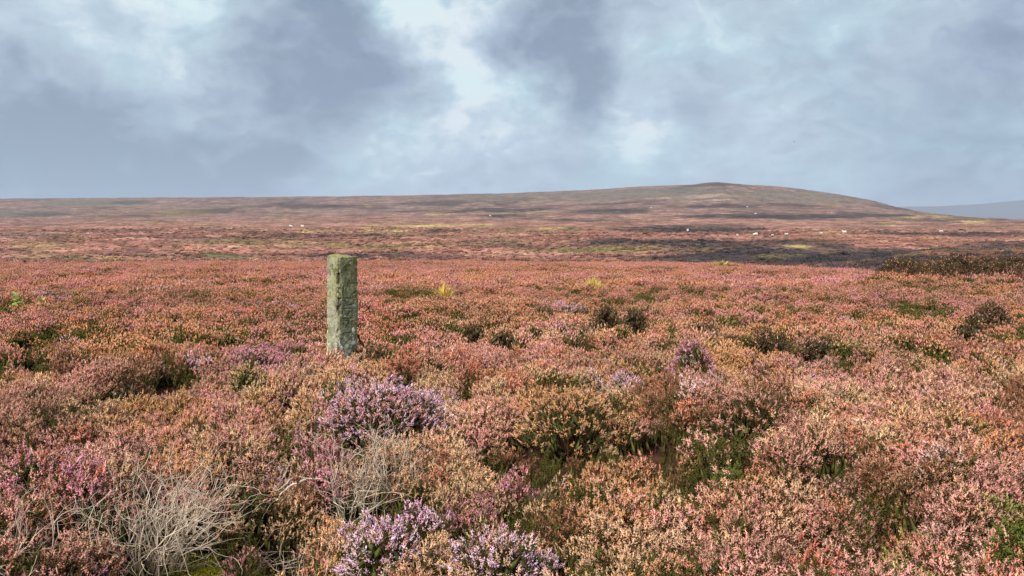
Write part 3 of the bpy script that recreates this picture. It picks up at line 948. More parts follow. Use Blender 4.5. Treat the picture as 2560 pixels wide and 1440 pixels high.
POST = (*gp(853, 882, .42), 0.0)
pts = []
for li, (r0, r1, dens) in enumerate(((1.2, 10.0, 190), (10.0, 27, 50), (27, 98, 6.6))):
    x, y = scatter(r0, r1, dens, extra=(2.6, 2.0, 2.0)[li])
    h = hole_at(x, y)
    keep = (rng.random(len(x)) > h) & (np.hypot(x - POST[0], y - POST[1]) > .20)
    for bx_, by_, br_ in BWORLD:
        keep &= np.hypot(x - bx_, y - by_) > br_ * .8
    # past the crest on the right the old heather ends
    r = np.hypot(x, y)
    cd = np.interp(1280 + F * x / np.maximum(y, .1), PXS, cr_d)
    keep &= r < cd * 1.06 + (fbm(x, y, 6, 2, 71) - .5) * 8
    keep &= (r > 1.3)
    x = x[keep]; y = y[keep]; h = h[keep]
    c, k = tint_at(x, y)
    if li < 2:
        a, cnt = LODS[li * 2]; la, lc = LODS[li * 2 + 1]
        leaf = (k == 'G') & (rng.random(len(x)) < .75)
        leaf |= rng.random(len(x)) < .17 + .5 * sstep(.53, .64, fbm(x, y, .6, 3, 73))
        leaf |= rng.random(len(x)) < h * .95
        idx = np.where(leaf, la + rng.integers(0, lc, len(x)), a + rng.integers(0, cnt, len(x)))
    else:
        a, cnt = LODS[4]; la, lc = LODS[5]
        leaf = rng.random(len(x)) < .07 + .5 * sstep(.58, .70, fbm(x, y, 2.4, 3, 73)) + h * .6
        idx = np.where(leaf, la + rng.integers(0, lc, len(x)), a + rng.integers(0, cnt, len(x)))
    sc = rng.uniform(.78, 1.22, len(x)) * (1 - .38 * h) * (.92 + .3 * (fbm(x, y, .7, 2, 74) - .3))
    z = ground(x, y) - .02
    rot = np.stack([rng.normal(0, .14, len(x)), rng.normal(0, .14, len(x)), rng.random(len(x)) * 6.28], 1)
    pts.append((x, y, z, c, idx, sc, rot))


def carpet(name, pts, label, cat):
    x, y, z, c, idx, sc, rot = [np.concatenate([p[i] for p in pts]) for i in range(7)]
    me = bpy.data.meshes.new(name)
    me.vertices.add(len(x))
    me.vertices.foreach_set('co', np.stack([x, y, z], 1).astype(np.float32).ravel())
    at = me.attributes.new('tint', 'FLOAT_COLOR', 'POINT')
    at.data.foreach_set('color', np.hstack([c, np.ones((len(c), 1))]).astype(np.float32).ravel())
    at = me.attributes.new('piece', 'INT', 'POINT'); at.data.foreach_set('value', idx.astype(np.int32))
    at = me.attributes.new('size', 'FLOAT', 'POINT'); at.data.foreach_set('value', sc.astype(np.float32))
    at = me.attributes.new('turn', 'FLOAT_VECTOR', 'POINT'); at.data.foreach_set('vector', rot.astype(np.float32).ravel())
    o = put(name, me)
    tag(o, label, cat, kind='stuff')
    g = bpy.data.node_groups.new(name, 'GeometryNodeTree')
    g.interface.new_socket('Geometry', in_out='INPUT', socket_type='NodeSocketGeometry')
    g.interface.new_socket('Geometry', in_out='OUTPUT', socket_type='NodeSocketGeometry')
    gi = g.nodes.new('NodeGroupInput'); go = g.nodes.new('NodeGroupOutput')
    iop = g.nodes.new('GeometryNodeInstanceOnPoints')
    ci = g.nodes.new('GeometryNodeCollectionInfo')
    ci.inputs['Collection'].default_value = PROTO
    ci.inputs['Separate Children'].default_value = True
    ci.inputs['Reset Children'].default_value = True
    def na_(nm, ty):
        q = g.nodes.new('GeometryNodeInputNamedAttribute'); q.data_type = ty; q.inputs[0].default_value = nm
        return q.outputs[0]
    e2r = g.nodes.new('FunctionNodeEulerToRotation')
    L = g.links.new
    L(na_('turn', 'FLOAT_VECTOR'), e2r.inputs[0])
    L(gi.outputs[0], iop.inputs['Points'])
    L(ci.outputs[0], iop.inputs['Instance'])
    iop.inputs['Pick Instance'].default_value = True
    L(na_('piece', 'INT'), iop.inputs['Instance Index'])
    L(e2r.outputs[0], iop.inputs['Rotation'])
    L(na_('size', 'FLOAT'), iop.inputs['Scale'])
    L(iop.outputs[0], go.inputs[0])
    md = o.modifiers.new('scatter', 'NODES')
    md.node_group = g
    print(name, len(x))
    return o


carpet('heather', pts, 'knee-high carpet of fading russet and pink heather around the stone post', 'heather')

x, y = scatter(38, 330, .42, tmax=.74)
r = np.hypot(x, y)
cd = np.interp(1280 + F * x / np.maximum(y, .1), PXS, cr_d)
ok = (r > cd * 1.15) & (rng.random(len(x)) < 1.2 - r / 420)
x = x[ok]; y = y[ok]
c = land_colour(x, y) * rng.uniform(.7, 1.35, (len(x), 1))
a, cnt = LODS[6]
carpet('moor_tussocks', [(x, y, ground(x, y) - .08, c, a + rng.integers(0, cnt, len(x)), rng.uniform(.5, 1.35, len(x)) * (1 - .3 * (fbm(x, y, 20, 2, 75) > .55)),
                          np.stack([rng.normal(0, .1, len(x)), rng.normal(0, .1, len(x)), rng.random(len(x)) * 6.28], 1))],
       'rough low tussocks of burnt and regrowing moor beyond the near heather', 'tussocks')

# ------------------------------------------------------------------ stone post
def build_post():
    a = .134; Hh = 1.545; nS = 38; nZ = 230
    per = []
    cs = [(-a, a), (-a, -a), (a, -a), (a, a), (-a, a)]
    for k in range(4):
        for i in range(nS):
            t = i / nS
            per.append((cs[k][0] * (1 - t) + cs[k + 1][0] * t, cs[k][1] * (1 - t) + cs[k + 1][1] * t, k + t))
    per = np.array(per); nP = len(per)
    th = np.arctan2(per[:, 1], per[:, 0])
    nn = 9.0
    sup = a / (np.abs(np.cos(th)) ** nn + np.abs(np.sin(th)) ** nn) ** (1 / nn)
    bx = np.cos(th) * sup; by = np.sin(th) * sup
    side = per[:, 2]
    zs = np.linspace(-.18, Hh, nZ)
    U, Zg = np.meshgrid(side * 2 * a, zs)
    S = np.meshgrid(side, zs)[0]
    XB = np.tile(bx, (nZ, 1)); YB = np.tile(by, (nZ, 1))
    d = -sstep(.60, .68, fbm(U, Zg, .12, 3, 80)) * .012 * np.clip(np.abs(((S + .5) % 1) - .5) < .14, 0, 1) + (fbm(U, Zg, .5, 3, 81) - .5) * .034 + (fbm(U, Zg, .09, 4, 82) - .5) * .016 + (fbm(U, Zg, .02, 3, 83) - .5) * .006
    # worn hollow along the front edge
    e = np.exp(-((S - 1.95) / .16) ** 2)
    hol = sstep(.5, .62, fbm(U, Zg * 1.0, .16, 3, 84)) * e
    d -= hol * .022
    d -= np.exp(-((S - 2.0) / .05) ** 2) * .012
    # scored lines and worn letters cut into the right-hand face
    carve = np.zeros_like(d)
    u = S - 2.0
    def pt(zx, zy):
        v = 660 + zy / 10.29                                   # row in the photograph
        return ((zx - 105) / 370.0, 1.505 - (v - 637) * 1.56 / 259.0 * .97)
    strokes = [[(300, 240), (465, 236)], [(150, 745), (395, 745)], [(190, 948), (385, 948)], [(240, 1242), (435, 1238)], [(130, 535), (420, 530)],
               [(205, 300), (200, 430), (215, 515)], [(290, 200), (285, 300)], [(255, 330), (250, 430)], [(430, 420), (350, 465), (370, 500)],
               [(165, 570), (160, 700)], [(165, 570), (230, 590), (300, 690)], [(300, 560), (370, 550), (410, 590), (390, 660), (320, 670)],
               [(190, 790), (180, 860), (230, 920)], [(320, 815), (275, 880), (330, 930)], [(370, 790), (370, 935)],
               [(220, 985), (290, 990), (310, 1060), (250, 1110), (310, 1140)], [(200, 1030), (205, 1130)], [(370, 1000), (360, 1130)],
               [(210, 1260), (250, 1330)], [(370, 1280), (360, 1400)]]
    for st in strokes:
        q = [pt(*p) for p in st]
        for (p0, p1) in zip(q[:-1], q[1:]):
            ax, az = p0[0] * 2 * a, p0[1]; bx2, bz = p1[0] * 2 * a, p1[1]
            ux = u * 2 * a
            L2 = (bx2 - ax) ** 2 + (bz - az) ** 2 + 1e-9
            t = np.clip(((ux - ax) * (bx2 - ax) + (Zg - az) * (bz - az)) / L2, 0, 1)
            dd = np.hypot(ux - ax - t * (bx2 - ax), Zg - az - t * (bz - az))
            carve = np.maximum(carve, 1 - sstep(.003, .011, dd))
    carve *= ((u > .02) & (u < 1)).astype(float)
    d -= carve * .006
    nx = np.cos(th); ny = np.sin(th)
    # crumbled, rounded top, higher on the left
    lean = (Zg / Hh)
    topz = .018 * (-XB / a) * .5 + (fbm(XB + 3, YB + 3, .11, 3, 85) - .5) * .05 - .02 * np.exp(-((XB - .02) / .05) ** 2)
    tt = sstep(Hh - .10, Hh, Zg)
    shrink = 1 - .05 * tt ** 4
    taper = 1.03 - .07 * (1 - lean) * 0
    XO = (XB + nx * d) * shrink * taper; YO = (YB + ny * d) * shrink * taper
    ZO = Zg + tt * topz
    V = np.stack([XO.ravel(), YO.ravel(), ZO.ravel()], 1)
    Fq = [(i * nP + j, i * nP + (j + 1) % nP, (i + 1) * nP + (j + 1) % nP, (i + 1) * nP + j) for i in range(nZ - 1) for j in range(nP)]
    # colours of stone, algae, lichen
    f1 = fbm(U, Zg, .22, 4, 86); f2 = fbm(U, Zg, .045, 4, 87); f3 = fbm(U, Zg, .022, 3, 88)
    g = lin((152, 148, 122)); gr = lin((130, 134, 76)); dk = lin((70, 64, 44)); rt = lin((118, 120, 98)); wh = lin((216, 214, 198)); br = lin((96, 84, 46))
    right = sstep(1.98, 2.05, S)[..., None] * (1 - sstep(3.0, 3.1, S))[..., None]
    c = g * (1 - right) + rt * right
    alg = (sstep(.40, .64, f1) * (.8 - .45 * right[..., 0]))[..., None]
    c = c * (1 - alg) + gr * alg
    m = (sstep(1.30, 1.56, Zg + (f2 - .5) * .45) * .6)[..., None]
    c = c * (1 - m) + (br * .5 + gr * .5) * m
    m = np.clip(sstep(.56, .66, f2) * .45 + hol * .9, 0, 1)[..., None]
    c = c * (1 - m) + dk * m
    low = 1 - sstep(.42, .75, Zg)
    m = (sstep(.66 - .16 * 1, .70, f3 * .55 + fbm(U, Zg, .07, 2, 89) * .45 + .03 * low - .035) * (.05 + .75 * low))[..., None]
    c = c * (1 - m) + wh * m
    m = (sstep(.76, .80, f3) * .5)[..., None]
    c = c * (1 - m) + wh * m
    m = (np.exp(-((S - 1.1) / .022) ** 2) * (1 - sstep(.95, 1.1, Zg)) * sstep(.42, .52, f2))[..., None]
    c = c * (1 - m) + lin((214, 214, 170)) * m
    c = c * (1 - carve[..., None] * .25)
    C = c.reshape(-1, 3)
    # cap
    base = (nZ - 1) * nP
    rings = 10
    top_ring = V[base:base + nP]
    prev = base
    for k in range(1, rings + 1):
        s = 1 - k / rings
        Q = top_ring.copy()
        Q[:, :2] *= max(s, .0)
        zc = Hh + .018 * (-Q[:, 0] / a) * .5 + (fbm(Q[:, 0] + 3, Q[:, 1] + 3, .11, 3, 85) - .5) * .05 - .02 * np.exp(-((Q[:, 0] - .02) / .05) ** 2) + .012 * (1 - s * s)
        Q[:, 2] = zc
        st = len(V)
        V = np.vstack([V, Q])
        C = np.vstack([C, np.tile(br * .4 + gr * .3 + g * .3, (nP, 1)) * (.7 + .6 * fbm(Q[:, 0], Q[:, 1], .04, 3, 90))[:, None]])
        Fq += [(prev + j, prev + (j + 1) % nP, st + (j + 1) % nP, st + j) for j in range(nP)]
        prev = st
    M, n, out = newmat('weathered_gritstone')
    at = n.new('ShaderNodeAttribute', attribute_name='stain', attribute_type='GEOMETRY').outputs['Color']
    tcv = n.new('ShaderNodeTexCoord').outputs['Object']
    k = n.mrange(n.noise(tcv, 60, 5, .65), .25, .75, .68, 1.35)
    k2 = n.mrange(n.noise(tcv, 210, 3, .6), .25, .75, .8, 1.2)
    kk = n.math('MULTIPLY', k, k2)
    cc = n.new('ShaderNodeCombineXYZ')
    for i in range(3): n.link(kk, cc.inputs[i])
    p = n.new('ShaderNodeBsdfPrincipled')
    n.link(n.mix(1.0, at, cc.outputs[0], 'MULTIPLY'), p.inputs['Base Color'])
    p.inputs['Roughness'].default_value = .92
    p.inputs['Specular IOR Level'].default_value = .15
    b = n.new('ShaderNodeBump'); b.inputs['Strength'].default_value = .6; b.inputs['Distance'].default_value = .006
    n.link(n.noise(tcv, 90, 5, .65), b.inputs['Height']); n.link(b.outputs[0], p.inputs['Normal'])
    n.link(p.outputs[0], out.inputs[0])
    me = mesh_from('stone_post', V, np.array(Fq), [M], attrs={'stain': ('FLOAT_COLOR', C)}, smooth=True)
    x, y, _ = POST
    o = put('stone_post', me, loc=(x, y, POST_Z))
    o.rotation_euler = (R(-.6), R(.9), R(-46))
    tag(o, 'tall square weathered stone post with green algae and white lichen spots', 'stone post')
    # crusts of pale lichen low on the post
    ML = simple_mat('pale_lichen', tuple(lin((212, 212, 200))), vary=.2, scale=90)
    for (fu, zz_, rr_) in ((.12, .545, .030), (.78, .70, .028), (.72, .64, .018), (.2, .50, .024), (.35, .86, .009), (.05, .60, .018)):
        tb = TB()
        k = 11
        Vv = [(0, 0, .004)] + [(rr_ * random.uniform(.55, 1.15) * math.cos(6.283 * i / k), rr_ * 1.3 * random.uniform(.55, 1.15) * math.sin(6.283 * i / k), -.003) for i in range(k)]
        tb.add(Vv, [(0, 1 + i, 1 + (i + 1) % k) for i in range(k)], 0, .5)
        VV, FF, MM, A_ = tb.get()
        l = put('lichen_crust', mesh_from('lichen_crust', VV, FF, [ML]), o)
        jz = int((zz_ + .18) / (Hh + .18) * (nZ - 1)); jp = int((2 + fu) * nS)
        p0 = V[jz * nP + jp]
        l.location = (p0[0] + .003, p0[1], p0[2]); l.rotation_euler = (R(90), 0, R(90))
    return o


POST_Z = 0.0
build_post()

# ------------------------------------------------------------------ single heather bushes
def leaf_only(lib): return [(V, F_, np.where(M == 0, 1, M), A) for V, F_, M, A in lib]


SH0L = leaf_only(SH0); SH1L = leaf_only(SH1)


def heather_bush(label, px, py, rx, h, tints, flower=.9, leaf=None, stalk=0.0, dens=1500, cat='heather bush', group=None, name='heather_bush', sx=1.0, zref=.42):
    x, y = gp(px, py, zref)
    rad = rx * y / F
    h = h * .82
    z = float(ground(np.array([x]), np.array([y]))[0])
    near = y < 8.5
    root = empty(name, (x, y, z))
    tag(root, label, cat, group)
    n = int(min(dens * math.pi * rad * rad * sx * (1.0 if near else .8), 2000))
    q = np.sqrt(rng.random(n)); an = rng.random(n) * 6.28
    lump = .78 + .5 * fbm(np.cos(an) * q * 2 + px, np.sin(an) * q * 2 + py, .55, 3, 101)
    rim = .85 + .35 * fbm(np.cos(an) + px * .37, np.sin(an) + py * .21, .5, 2, 102)
    X = np.cos(an) * q * rad * rim; Yb = np.sin(an) * q * rad * rim * sx
    top = h * (stalk + (1 - stalk) * np.sqrt(np.clip(1 - .92 * q ** 2.4, 0, 1))) * lump + rng.normal(0, .02, n)
    inner = rng.random(n) < .18
    top = np.where(inner, top * rng.uniform(.45, .9, n), top)
    P = np.stack([X, Yb, top], 1)
    D = np.stack([np.cos(an) * q * .9 + rng.normal(0, .25, n), np.sin(an) * q * .9 + rng.normal(0, .25, n), np.full(n, .85)], 1)
    S = rng.uniform(.8, 1.25, n) * (1.0 if near else 1.0 if y < 18 else 1.5)
    if leaf is M_LEAF_D:
        D[:, :2] += rng.normal(0, .35, (n, 2))
    Pb = P - D / np.linalg.norm(D, axis=1, keepdims=True) * (.11 * S)[:, None]
    keys = [k for k, _ in tints]; pr = np.array([p_ for _, p_ in tints], float); pr /= pr.sum()
    ch = rng.choice(len(keys), n, p=pr)
    tint = np.array([COLR[k] for k in keys])[ch] * rng.uniform(.8, 1.2, (n, 1))
    fl = rng.random(n) < flower
    tb = TB(); tl = []
    for lib, m in (((SH0 if near else SH1), fl), ((SH0L if near else SH1L), ~fl)):
        if m.any():
            tl += place(tb, lib, Pb[m], D[m], S[m], tint[m])
    # woody stems and leafy inside
    st = TB(); inn = TB()
    for i in range(min(n, 90 if near else 45)):
        b = np.array([X[i] * .22, Yb[i] * .22, -.05])
        mid = (b + Pb[i]) / 2 + np.array([X[i] * .12, Yb[i] * .12, -.02])
        tube(st, [b, mid, Pb[i]], [.006, .004, .002], 0, rng.random(), 3)
        for _ in range(0 if leaf is M_LEAF_V else 2):
            w_ = rng.normal(0, .02, 3)
            spindle(tb, Pb[i] + w_ * 2 - D[i] * .10, Pb[i] + w_ + np.array([0, 0, .02]), .014 if near else .022, 1, rng.random(), 4)
            tl.append(np.tile(tint[:1], (6, 1)))
    V, Fa, M, A = tb.get()
    T = np.vstack(tl)
    lm = leaf or M_LEAF_G
    for nm, mi, mat in (('flower_spikes', 0, M_FLOWER_G), ('leafy_shoots', 1, lm), ('stems', 2, M_STEM)):
        f = Fa[M == mi]
        if not len(f): continue
        us, inv = np.unique(f.ravel(), return_inverse=True)
        Vv = V[us]; ff = inv.reshape(-1, 3); aa = A[us]; tt_ = T[us]
        if nm == 'stems':
            sv, sf, sm, sa = st.get()
            ff = np.vstack([ff, sf + len(Vv)]); Vv = np.vstack([Vv, sv]); aa = np.concatenate([aa, sa]); tt_ = np.vstack([tt_, np.tile(tint[:1], (len(sv), 1))])
        me = mesh_from(nm, Vv, ff, [mat], attrs={'var': ('FLOAT', aa), 'tint': ('FLOAT_COLOR', np.clip(tt_, 0, .95))})
        tag(put(nm, me, root), kind='stuff')
    if not np.any(M == 2):
        sv, sf, sm, sa = st.get()
        tag(put('stems', mesh_from('stems', sv, sf, [M_STEM], attrs={'var': ('FLOAT', sa)}), root), kind='stuff')
    return root


for b in BUSHES:
    b = dict(b)
    b['leaf'] = {'D': M_LEAF_D, 'V': M_LEAF_V, None: None}[b.get('leaf')]
    heather_bush(**b)

# ------------------------------------------------------------------ dead heather
def branch(tb_main, tb_twig, p, d, length, r, level, up):
    k = 6 if level == 0 else 4
    pts = [p]; dirs = []
    d = d / np.linalg.norm(d)
    for i in range(k):
        d = d + rng.normal(0, .24 if level == 0 else .30, 3) + np.array([0, 0, up])
        d /= np.linalg.norm(d)
        pts.append(pts[-1] + d * length / k); dirs.append(d)
    rad = [r * (1 - .6 * i / k) * rng.uniform(.85, 1.15) for i in range(k + 1)]
    tube(tb_main if level == 0 else tb_twig, pts, rad, 0, rng.random(), 4 if level == 0 else 3)
    if level < 2:
        for i in range(2, k + 1):
            for _ in range(rng.integers(1, 3) if level == 0 else (rng.random() < .75)):
                dd = dirs[i - 1] + rng.normal(0, .42, 3)
                branch(tb_main, tb_twig, pts[i], dd, length * rng.uniform(.32, .6), max(rad[i] * .75, .0011), level + 1, up)


def dead_bush(label, px, py, zref, nst, length, spread, lean, up=.05, r=.0042, fan=None, disc=.1):
    x, y = gp(px, py, zref)
    z = float(ground(np.array([x]), np.array([y]))[0])
    root = empty('dead_heather_bush', (x, y, z - .02))
    tag(root, label, 'dead bush', 'bleached dead heather bushes')
    a, b = TB(), TB()
    for i in range(nst):
        an = rng.random() * 6.28 if fan is None else rng.uniform(*fan)
        q = spread * rng.random() ** .6
        d = np.array([math.cos(an) * q + lean[0], math.sin(an) * q + lean[1], .75 + .3 * rng.random() + lean[2]])
        p = np.array([math.cos(an) * disc * rng.random(), math.sin(an) * disc * rng.random(), 0])
        branch(a, b, p, d, length * rng.uniform(.6, 1.1), r * rng.uniform(.7, 1.2), 0, up)
    V, Fa, M, A = a.get()
    tag(put('branches', mesh_from('branches', V, Fa, [M_DEAD], attrs={'var': ('FLOAT', A)}), root), kind='stuff')
    V, Fa, M, A = b.get()
    tag(put('twigs', mesh_from('twigs', V, Fa, [M_DEAD], attrs={'var': ('FLOAT', A)}), root), kind='stuff')
    return root


dead_bush('largest bleached dead heather bush, fanned out beside the yellow moss', 385, 1380, .10, 60, .46, .85, (.04, -.05, 0), up=.03, disc=.16, r=.0056)
dead_bush('pale dead heather twigs at the lower left corner', 40, 1455, .20, 22, .40, .6, (-.1, .1, 0), up=.05, disc=.2)
dead_bush('tan dead heather stems below the large lilac mound', 985, 1190, .24, 26, .42, .22, (.05, .0, .3), up=.05, disc=.16)
dead_bush('thin forked dead heather stems left of the tan ones', 860, 1195, .28, 18, .50, .45, (-.05, 0, .2), up=.05, disc=.12)
dead_bush('stubby dead heather stems at the bottom edge below the lilac bush', 805, 1440, .16, 34, .36, .45, (0, 0, .25), up=.06, disc=.2)


def polytube_thing(name, label, cat, paths, k=6):
    x, y, z = paths[0][0][0]
    root = empty(name, (x, y, z))
    tag(root, label, cat)
    for i, (pts, rad) in enumerate(paths):
        tb = TB()
        P = np.array(pts) - np.array([x, y, z])
        # resample with gnarls
        t = np.linspace(0, len(P) - 1, 22)
        Q = np.stack([np.interp(t, np.arange(len(P)), P[:, j]) for j in range(3)], 1)
        Q = blur(Q, 0, 1) + rng.normal(0, .0025, Q.shape)
        rr_ = np.interp(t, np.arange(len(rad)), rad) * rng.uniform(.85, 1.15, len(t))
        tube(tb, Q, rr_, 0, rng.random(), k)
        V, Fa, M, A = tb.get()
        put('limb' if i else 'main_limb', mesh_from('limb', V, Fa, [M_DEAD], attrs={'var': ('FLOAT', A)}), root)
    return root


def p3(px, py, z):
    x, y = gp(px, py, z)
    return (x, y, z)


polytube_thing('fallen_branch', 'gnarled bare branch arching low under the dark side of the lilac mound', 'branch',
               [([p3(690, 1255, .20), p3(705, 1232, .25), p3(730, 1212, .28), p3(765, 1198, .30), p3(800, 1196, .28), p3(830, 1210, .24)], [.003, .005, .006, .0065, .0065, .005]),
                ([p3(672, 1230, .25), p3(700, 1225, .27), p3(722, 1200, .31), p3(742, 1190, .32), p3(775, 1197, .30)], [.002, .004, .005, .005, .004])])

# loose twigs and litter on the bare patches
tb = TB()
for (px, py, rx, ry, n_) in ((470, 1370, 190, 60, 190), (690, 1330, 120, 50, 120), (740, 1235, 80, 25, 60), (900, 1195, 120, 16, 60), (230, 1400, 120, 40, 70)):
    for _ in range(n_):
        qx, qy = px + rng.normal(0, rx * .5), py + rng.normal(0, ry * .5)
        x, y = gp(qx, qy, .08)
        z = float(ground(np.array([x]), np.array([y]))[0]) + .012 + rng.random() * .04
        an = rng.random() * 6.28; L_ = rng.uniform(.05, .22)
        d = np.array([math.cos(an), math.sin(an), rng.normal(.1, .2)])
        p = np.array([x, y, z]); pts_ = [p]
        for i in range(4):
            d = d + rng.normal(0, .25, 3); d /= np.linalg.norm(d); pts_.append(pts_[-1] + d * L_ / 4)
        tube(tb, pts_, np.linspace(.0032, .0012, 5) * rng.uniform(.6, 1.2), 0, rng.random(), 3)
V, Fa, M, A = tb.get()
tag(put('twig_litter', mesh_from('twig_litter', V, Fa, [M_DEAD], attrs={'var': ('FLOAT', A)})), 'loose bleached twigs lying on the bare patches in front', 'twigs', kind='stuff')

# moss
tb = TB(); tl = []
for (px, py, rx, ry, n_) in ((520, 1395, 120, 50, 4200), (380, 1430, 90, 30, 1400), (690, 1390, 80, 40, 900), (840, 1215, 70, 16, 700)):
    qx = px + rng.normal(0, rx * .45, n_); qy = py + rng.normal(0, ry * .45, n_)
    for a_, b_ in zip(qx, qy):
        x, y = gp(a_, b_, .08)
        tl.append((x, y))
tl = np.array(tl)
zz_ = ground(tl[:, 0], tl[:, 1]) + (fbm(tl[:, 0], tl[:, 1], .14, 3, 121)) * .05
cols = []
for (x, y), z in zip(tl, zz_):
    d = rng.normal(0, .5, 3); d[2] = 1
    spindle(tb, (x, y, z - .01), np.array([x, y, z]) + d * .016, .0055, 0, rng.random(), 3, .6)
    c = lin((168, 152, 58)) if rng.random() < .6 else lin((120, 122, 44))
    cols.append(np.tile(c, (5, 1)))
V, Fa, M, A = tb.get()
tag(put('moss', mesh_from('moss', V, Fa, [M_TINT_G], attrs={'var': ('FLOAT', A), 'tint': ('FLOAT_COLOR', np.vstack(cols))})), 'yellow-green moss cushions on the bare ground by the dead bushes', 'moss', kind='stuff')

# ------------------------------------------------------------------ grass tufts
def grass_tuft(label, px, py, wpx, hgt, c0, n_=130, flat=1.0):
    x, y = gp(px, py, .38)
    z = float(ground(np.array([x]), np.array([y]))[0])
    root = empty('grass_tuft', (x, y, z))
    tag(root, label, 'grass tuft', 'pale grass tufts in the heather')
    rad = wpx / 2 * y / F
    tb = TB(); tl = []
    for i in range(n_):
        an = rng.random() * 6.28; q = rng.random() ** .7
        b = np.array([math.cos(an) * rad * q * .35, math.sin(an) * rad * q * .35 * flat, 0])
        o = np.array([math.cos(an), math.sin(an) * flat, 0]) * rad * q
        h_ = hgt * (1 - .35 * q) * rng.uniform(.7, 1.1)
        m_ = b + o * .35 + np.array([0, 0, h_ * .75]); t_ = b + o + np.array([0, 0, h_])
        sd = np.array([-math.sin(an), math.cos(an), 0]) * .007 * max(1, y / 14)
        V = [b - sd, b + sd, m_ - sd, m_ + sd, t_]
        tb.add(V, [(0, 1, 3), (0, 3, 2), (2, 3, 4)], 0, rng.random())
        tl.append(np.tile(lin(c0) * rng.uniform(.8, 1.2), (5, 1)))
    V, Fa, M, A = tb.get()
    tag(put('blades', mesh_from('blades', V, Fa, [M_TINT_G], attrs={'var': ('FLOAT', A), 'tint': ('FLOAT_COLOR', np.clip(np.vstack(tl), 0, .9))}), root), kind='stuff')


grass_tuft('straw yellow grass tuft right of the stone post', 1110, 742, 58, .76, (238, 204, 110), 200)
grass_tuft('broad yellow grass tuft farther back right of centre', 1482, 718, 70, .80, (240, 216, 116), 220)
grass_tuft('faint thin grass tuft just right of the broad yellow one', 1532, 718, 40, .6, (206, 172, 98), 60)
grass_tuft('low spread of bleached grass at the far edge of the heather', 1808, 668, 90, .72, (222, 198, 120), 120)
grass_tuft('small olive green grass tuft behind the straw yellow one', 1272, 690, 50, .62, (168, 150, 62), 90)

# ------------------------------------------------------------------ two leafy seedlings on the left
def seedling(label, px, py, hgt, col, nl, seed):
    random.seed(seed)
    x, y = gp(px, py, .40)
    z = float(ground(np.array([x]), np.array([y]))[0])
    root = empty('seedling', (x, y, z))
    tag(root, label, 'seedling', 'leafy seedlings')
    tb = TB(); tube(tb, [(0, 0, 0), (.01, 0, hgt * .5), (-.01, 0, hgt)], [.004, .003, .0015], 0, .5, 4)
    V, Fa, M, A = tb.get()
    put('stem', mesh_from('stem', V, Fa, [M_STEM], attrs={'var': ('FLOAT', A)}), root)
    prof = [(0, .0), (.25, .32), (.5, .42), (.75, .28), (1, 0)]
    V = []; Fa = []
    for i, (t, w_) in enumerate(prof):
        zc = .10 * math.sin(t * 3.14)
        V += [(-w_ * .5, t, zc + .06 * w_), (0, t, zc), (w_ * .5, t, zc + .06 * w_)]
    for i in range(4):
        for j in range(2):
            a_ = i * 3 + j
            Fa += [(a_, a_ + 1, a_ + 4), (a_, a_ + 4, a_ + 3)]
    me = mesh_from('leaf', V, Fa, [M_TINT_G], attrs={'var': ('FLOAT', [.6] * 15), 'tint': ('FLOAT_COLOR', [lin(col)] * 15)})
    for i in range(nl):
        l = put('leaf', me, root)
        h_ = hgt * (.72 + .28 * i / nl)
        l.location = (0, 0, h_)
        s = random.uniform(.10, .15)
        l.scale = (s, s, s)
        l.rotation_euler = (random.uniform(-.2, .9), random.uniform(-.5, .5), i * 2.4 + random.random())


seedling('bright green leafy seedling poking out of the heather at the left edge', 42, 800, .66, (150, 190, 84), 9, 3)
seedling('paler smaller green seedling right of the bright one', 107, 802, .60, (172, 176, 104), 7, 4)

# ------------------------------------------------------------------ sheep
M_WOOL, n, out = newmat('sheep_wool')
tcv = n.new('ShaderNodeTexCoord').outputs['Object']
sp = n.new('ShaderNodeSeparateXYZ'); n.link(tcv, sp.inputs[0])
wool = n.ramp(n.noise(tcv, 9, 4, .6), [(.3, tuple(lin((206, 196, 178)))), (.7, tuple(lin((240, 234, 222))))])
legs = n.mrange(sp.outputs[2], .33, .26, 0, 1)
colw = n.mix(legs, wool, tuple(lin((150, 136, 120))))
p = n.new('ShaderNodeBsdfPrincipled'); n.link(colw, p.inputs['Base Color']); p.inputs['Roughness'].default_value = 1; p.inputs['Specular IOR Level'].default_value = .1
b = n.new('ShaderNodeBump'); b.inputs['Distance'].default_value = .02; n.link(n.noise(tcv, 35, 4, .6), b.inputs['Height']); n.link(b.outputs[0], p.inputs['Normal'])
n.link(p.outputs[0], out.inputs[0])
M_FACE = simple_mat('sheep_face', tuple(lin((196, 186, 172))))


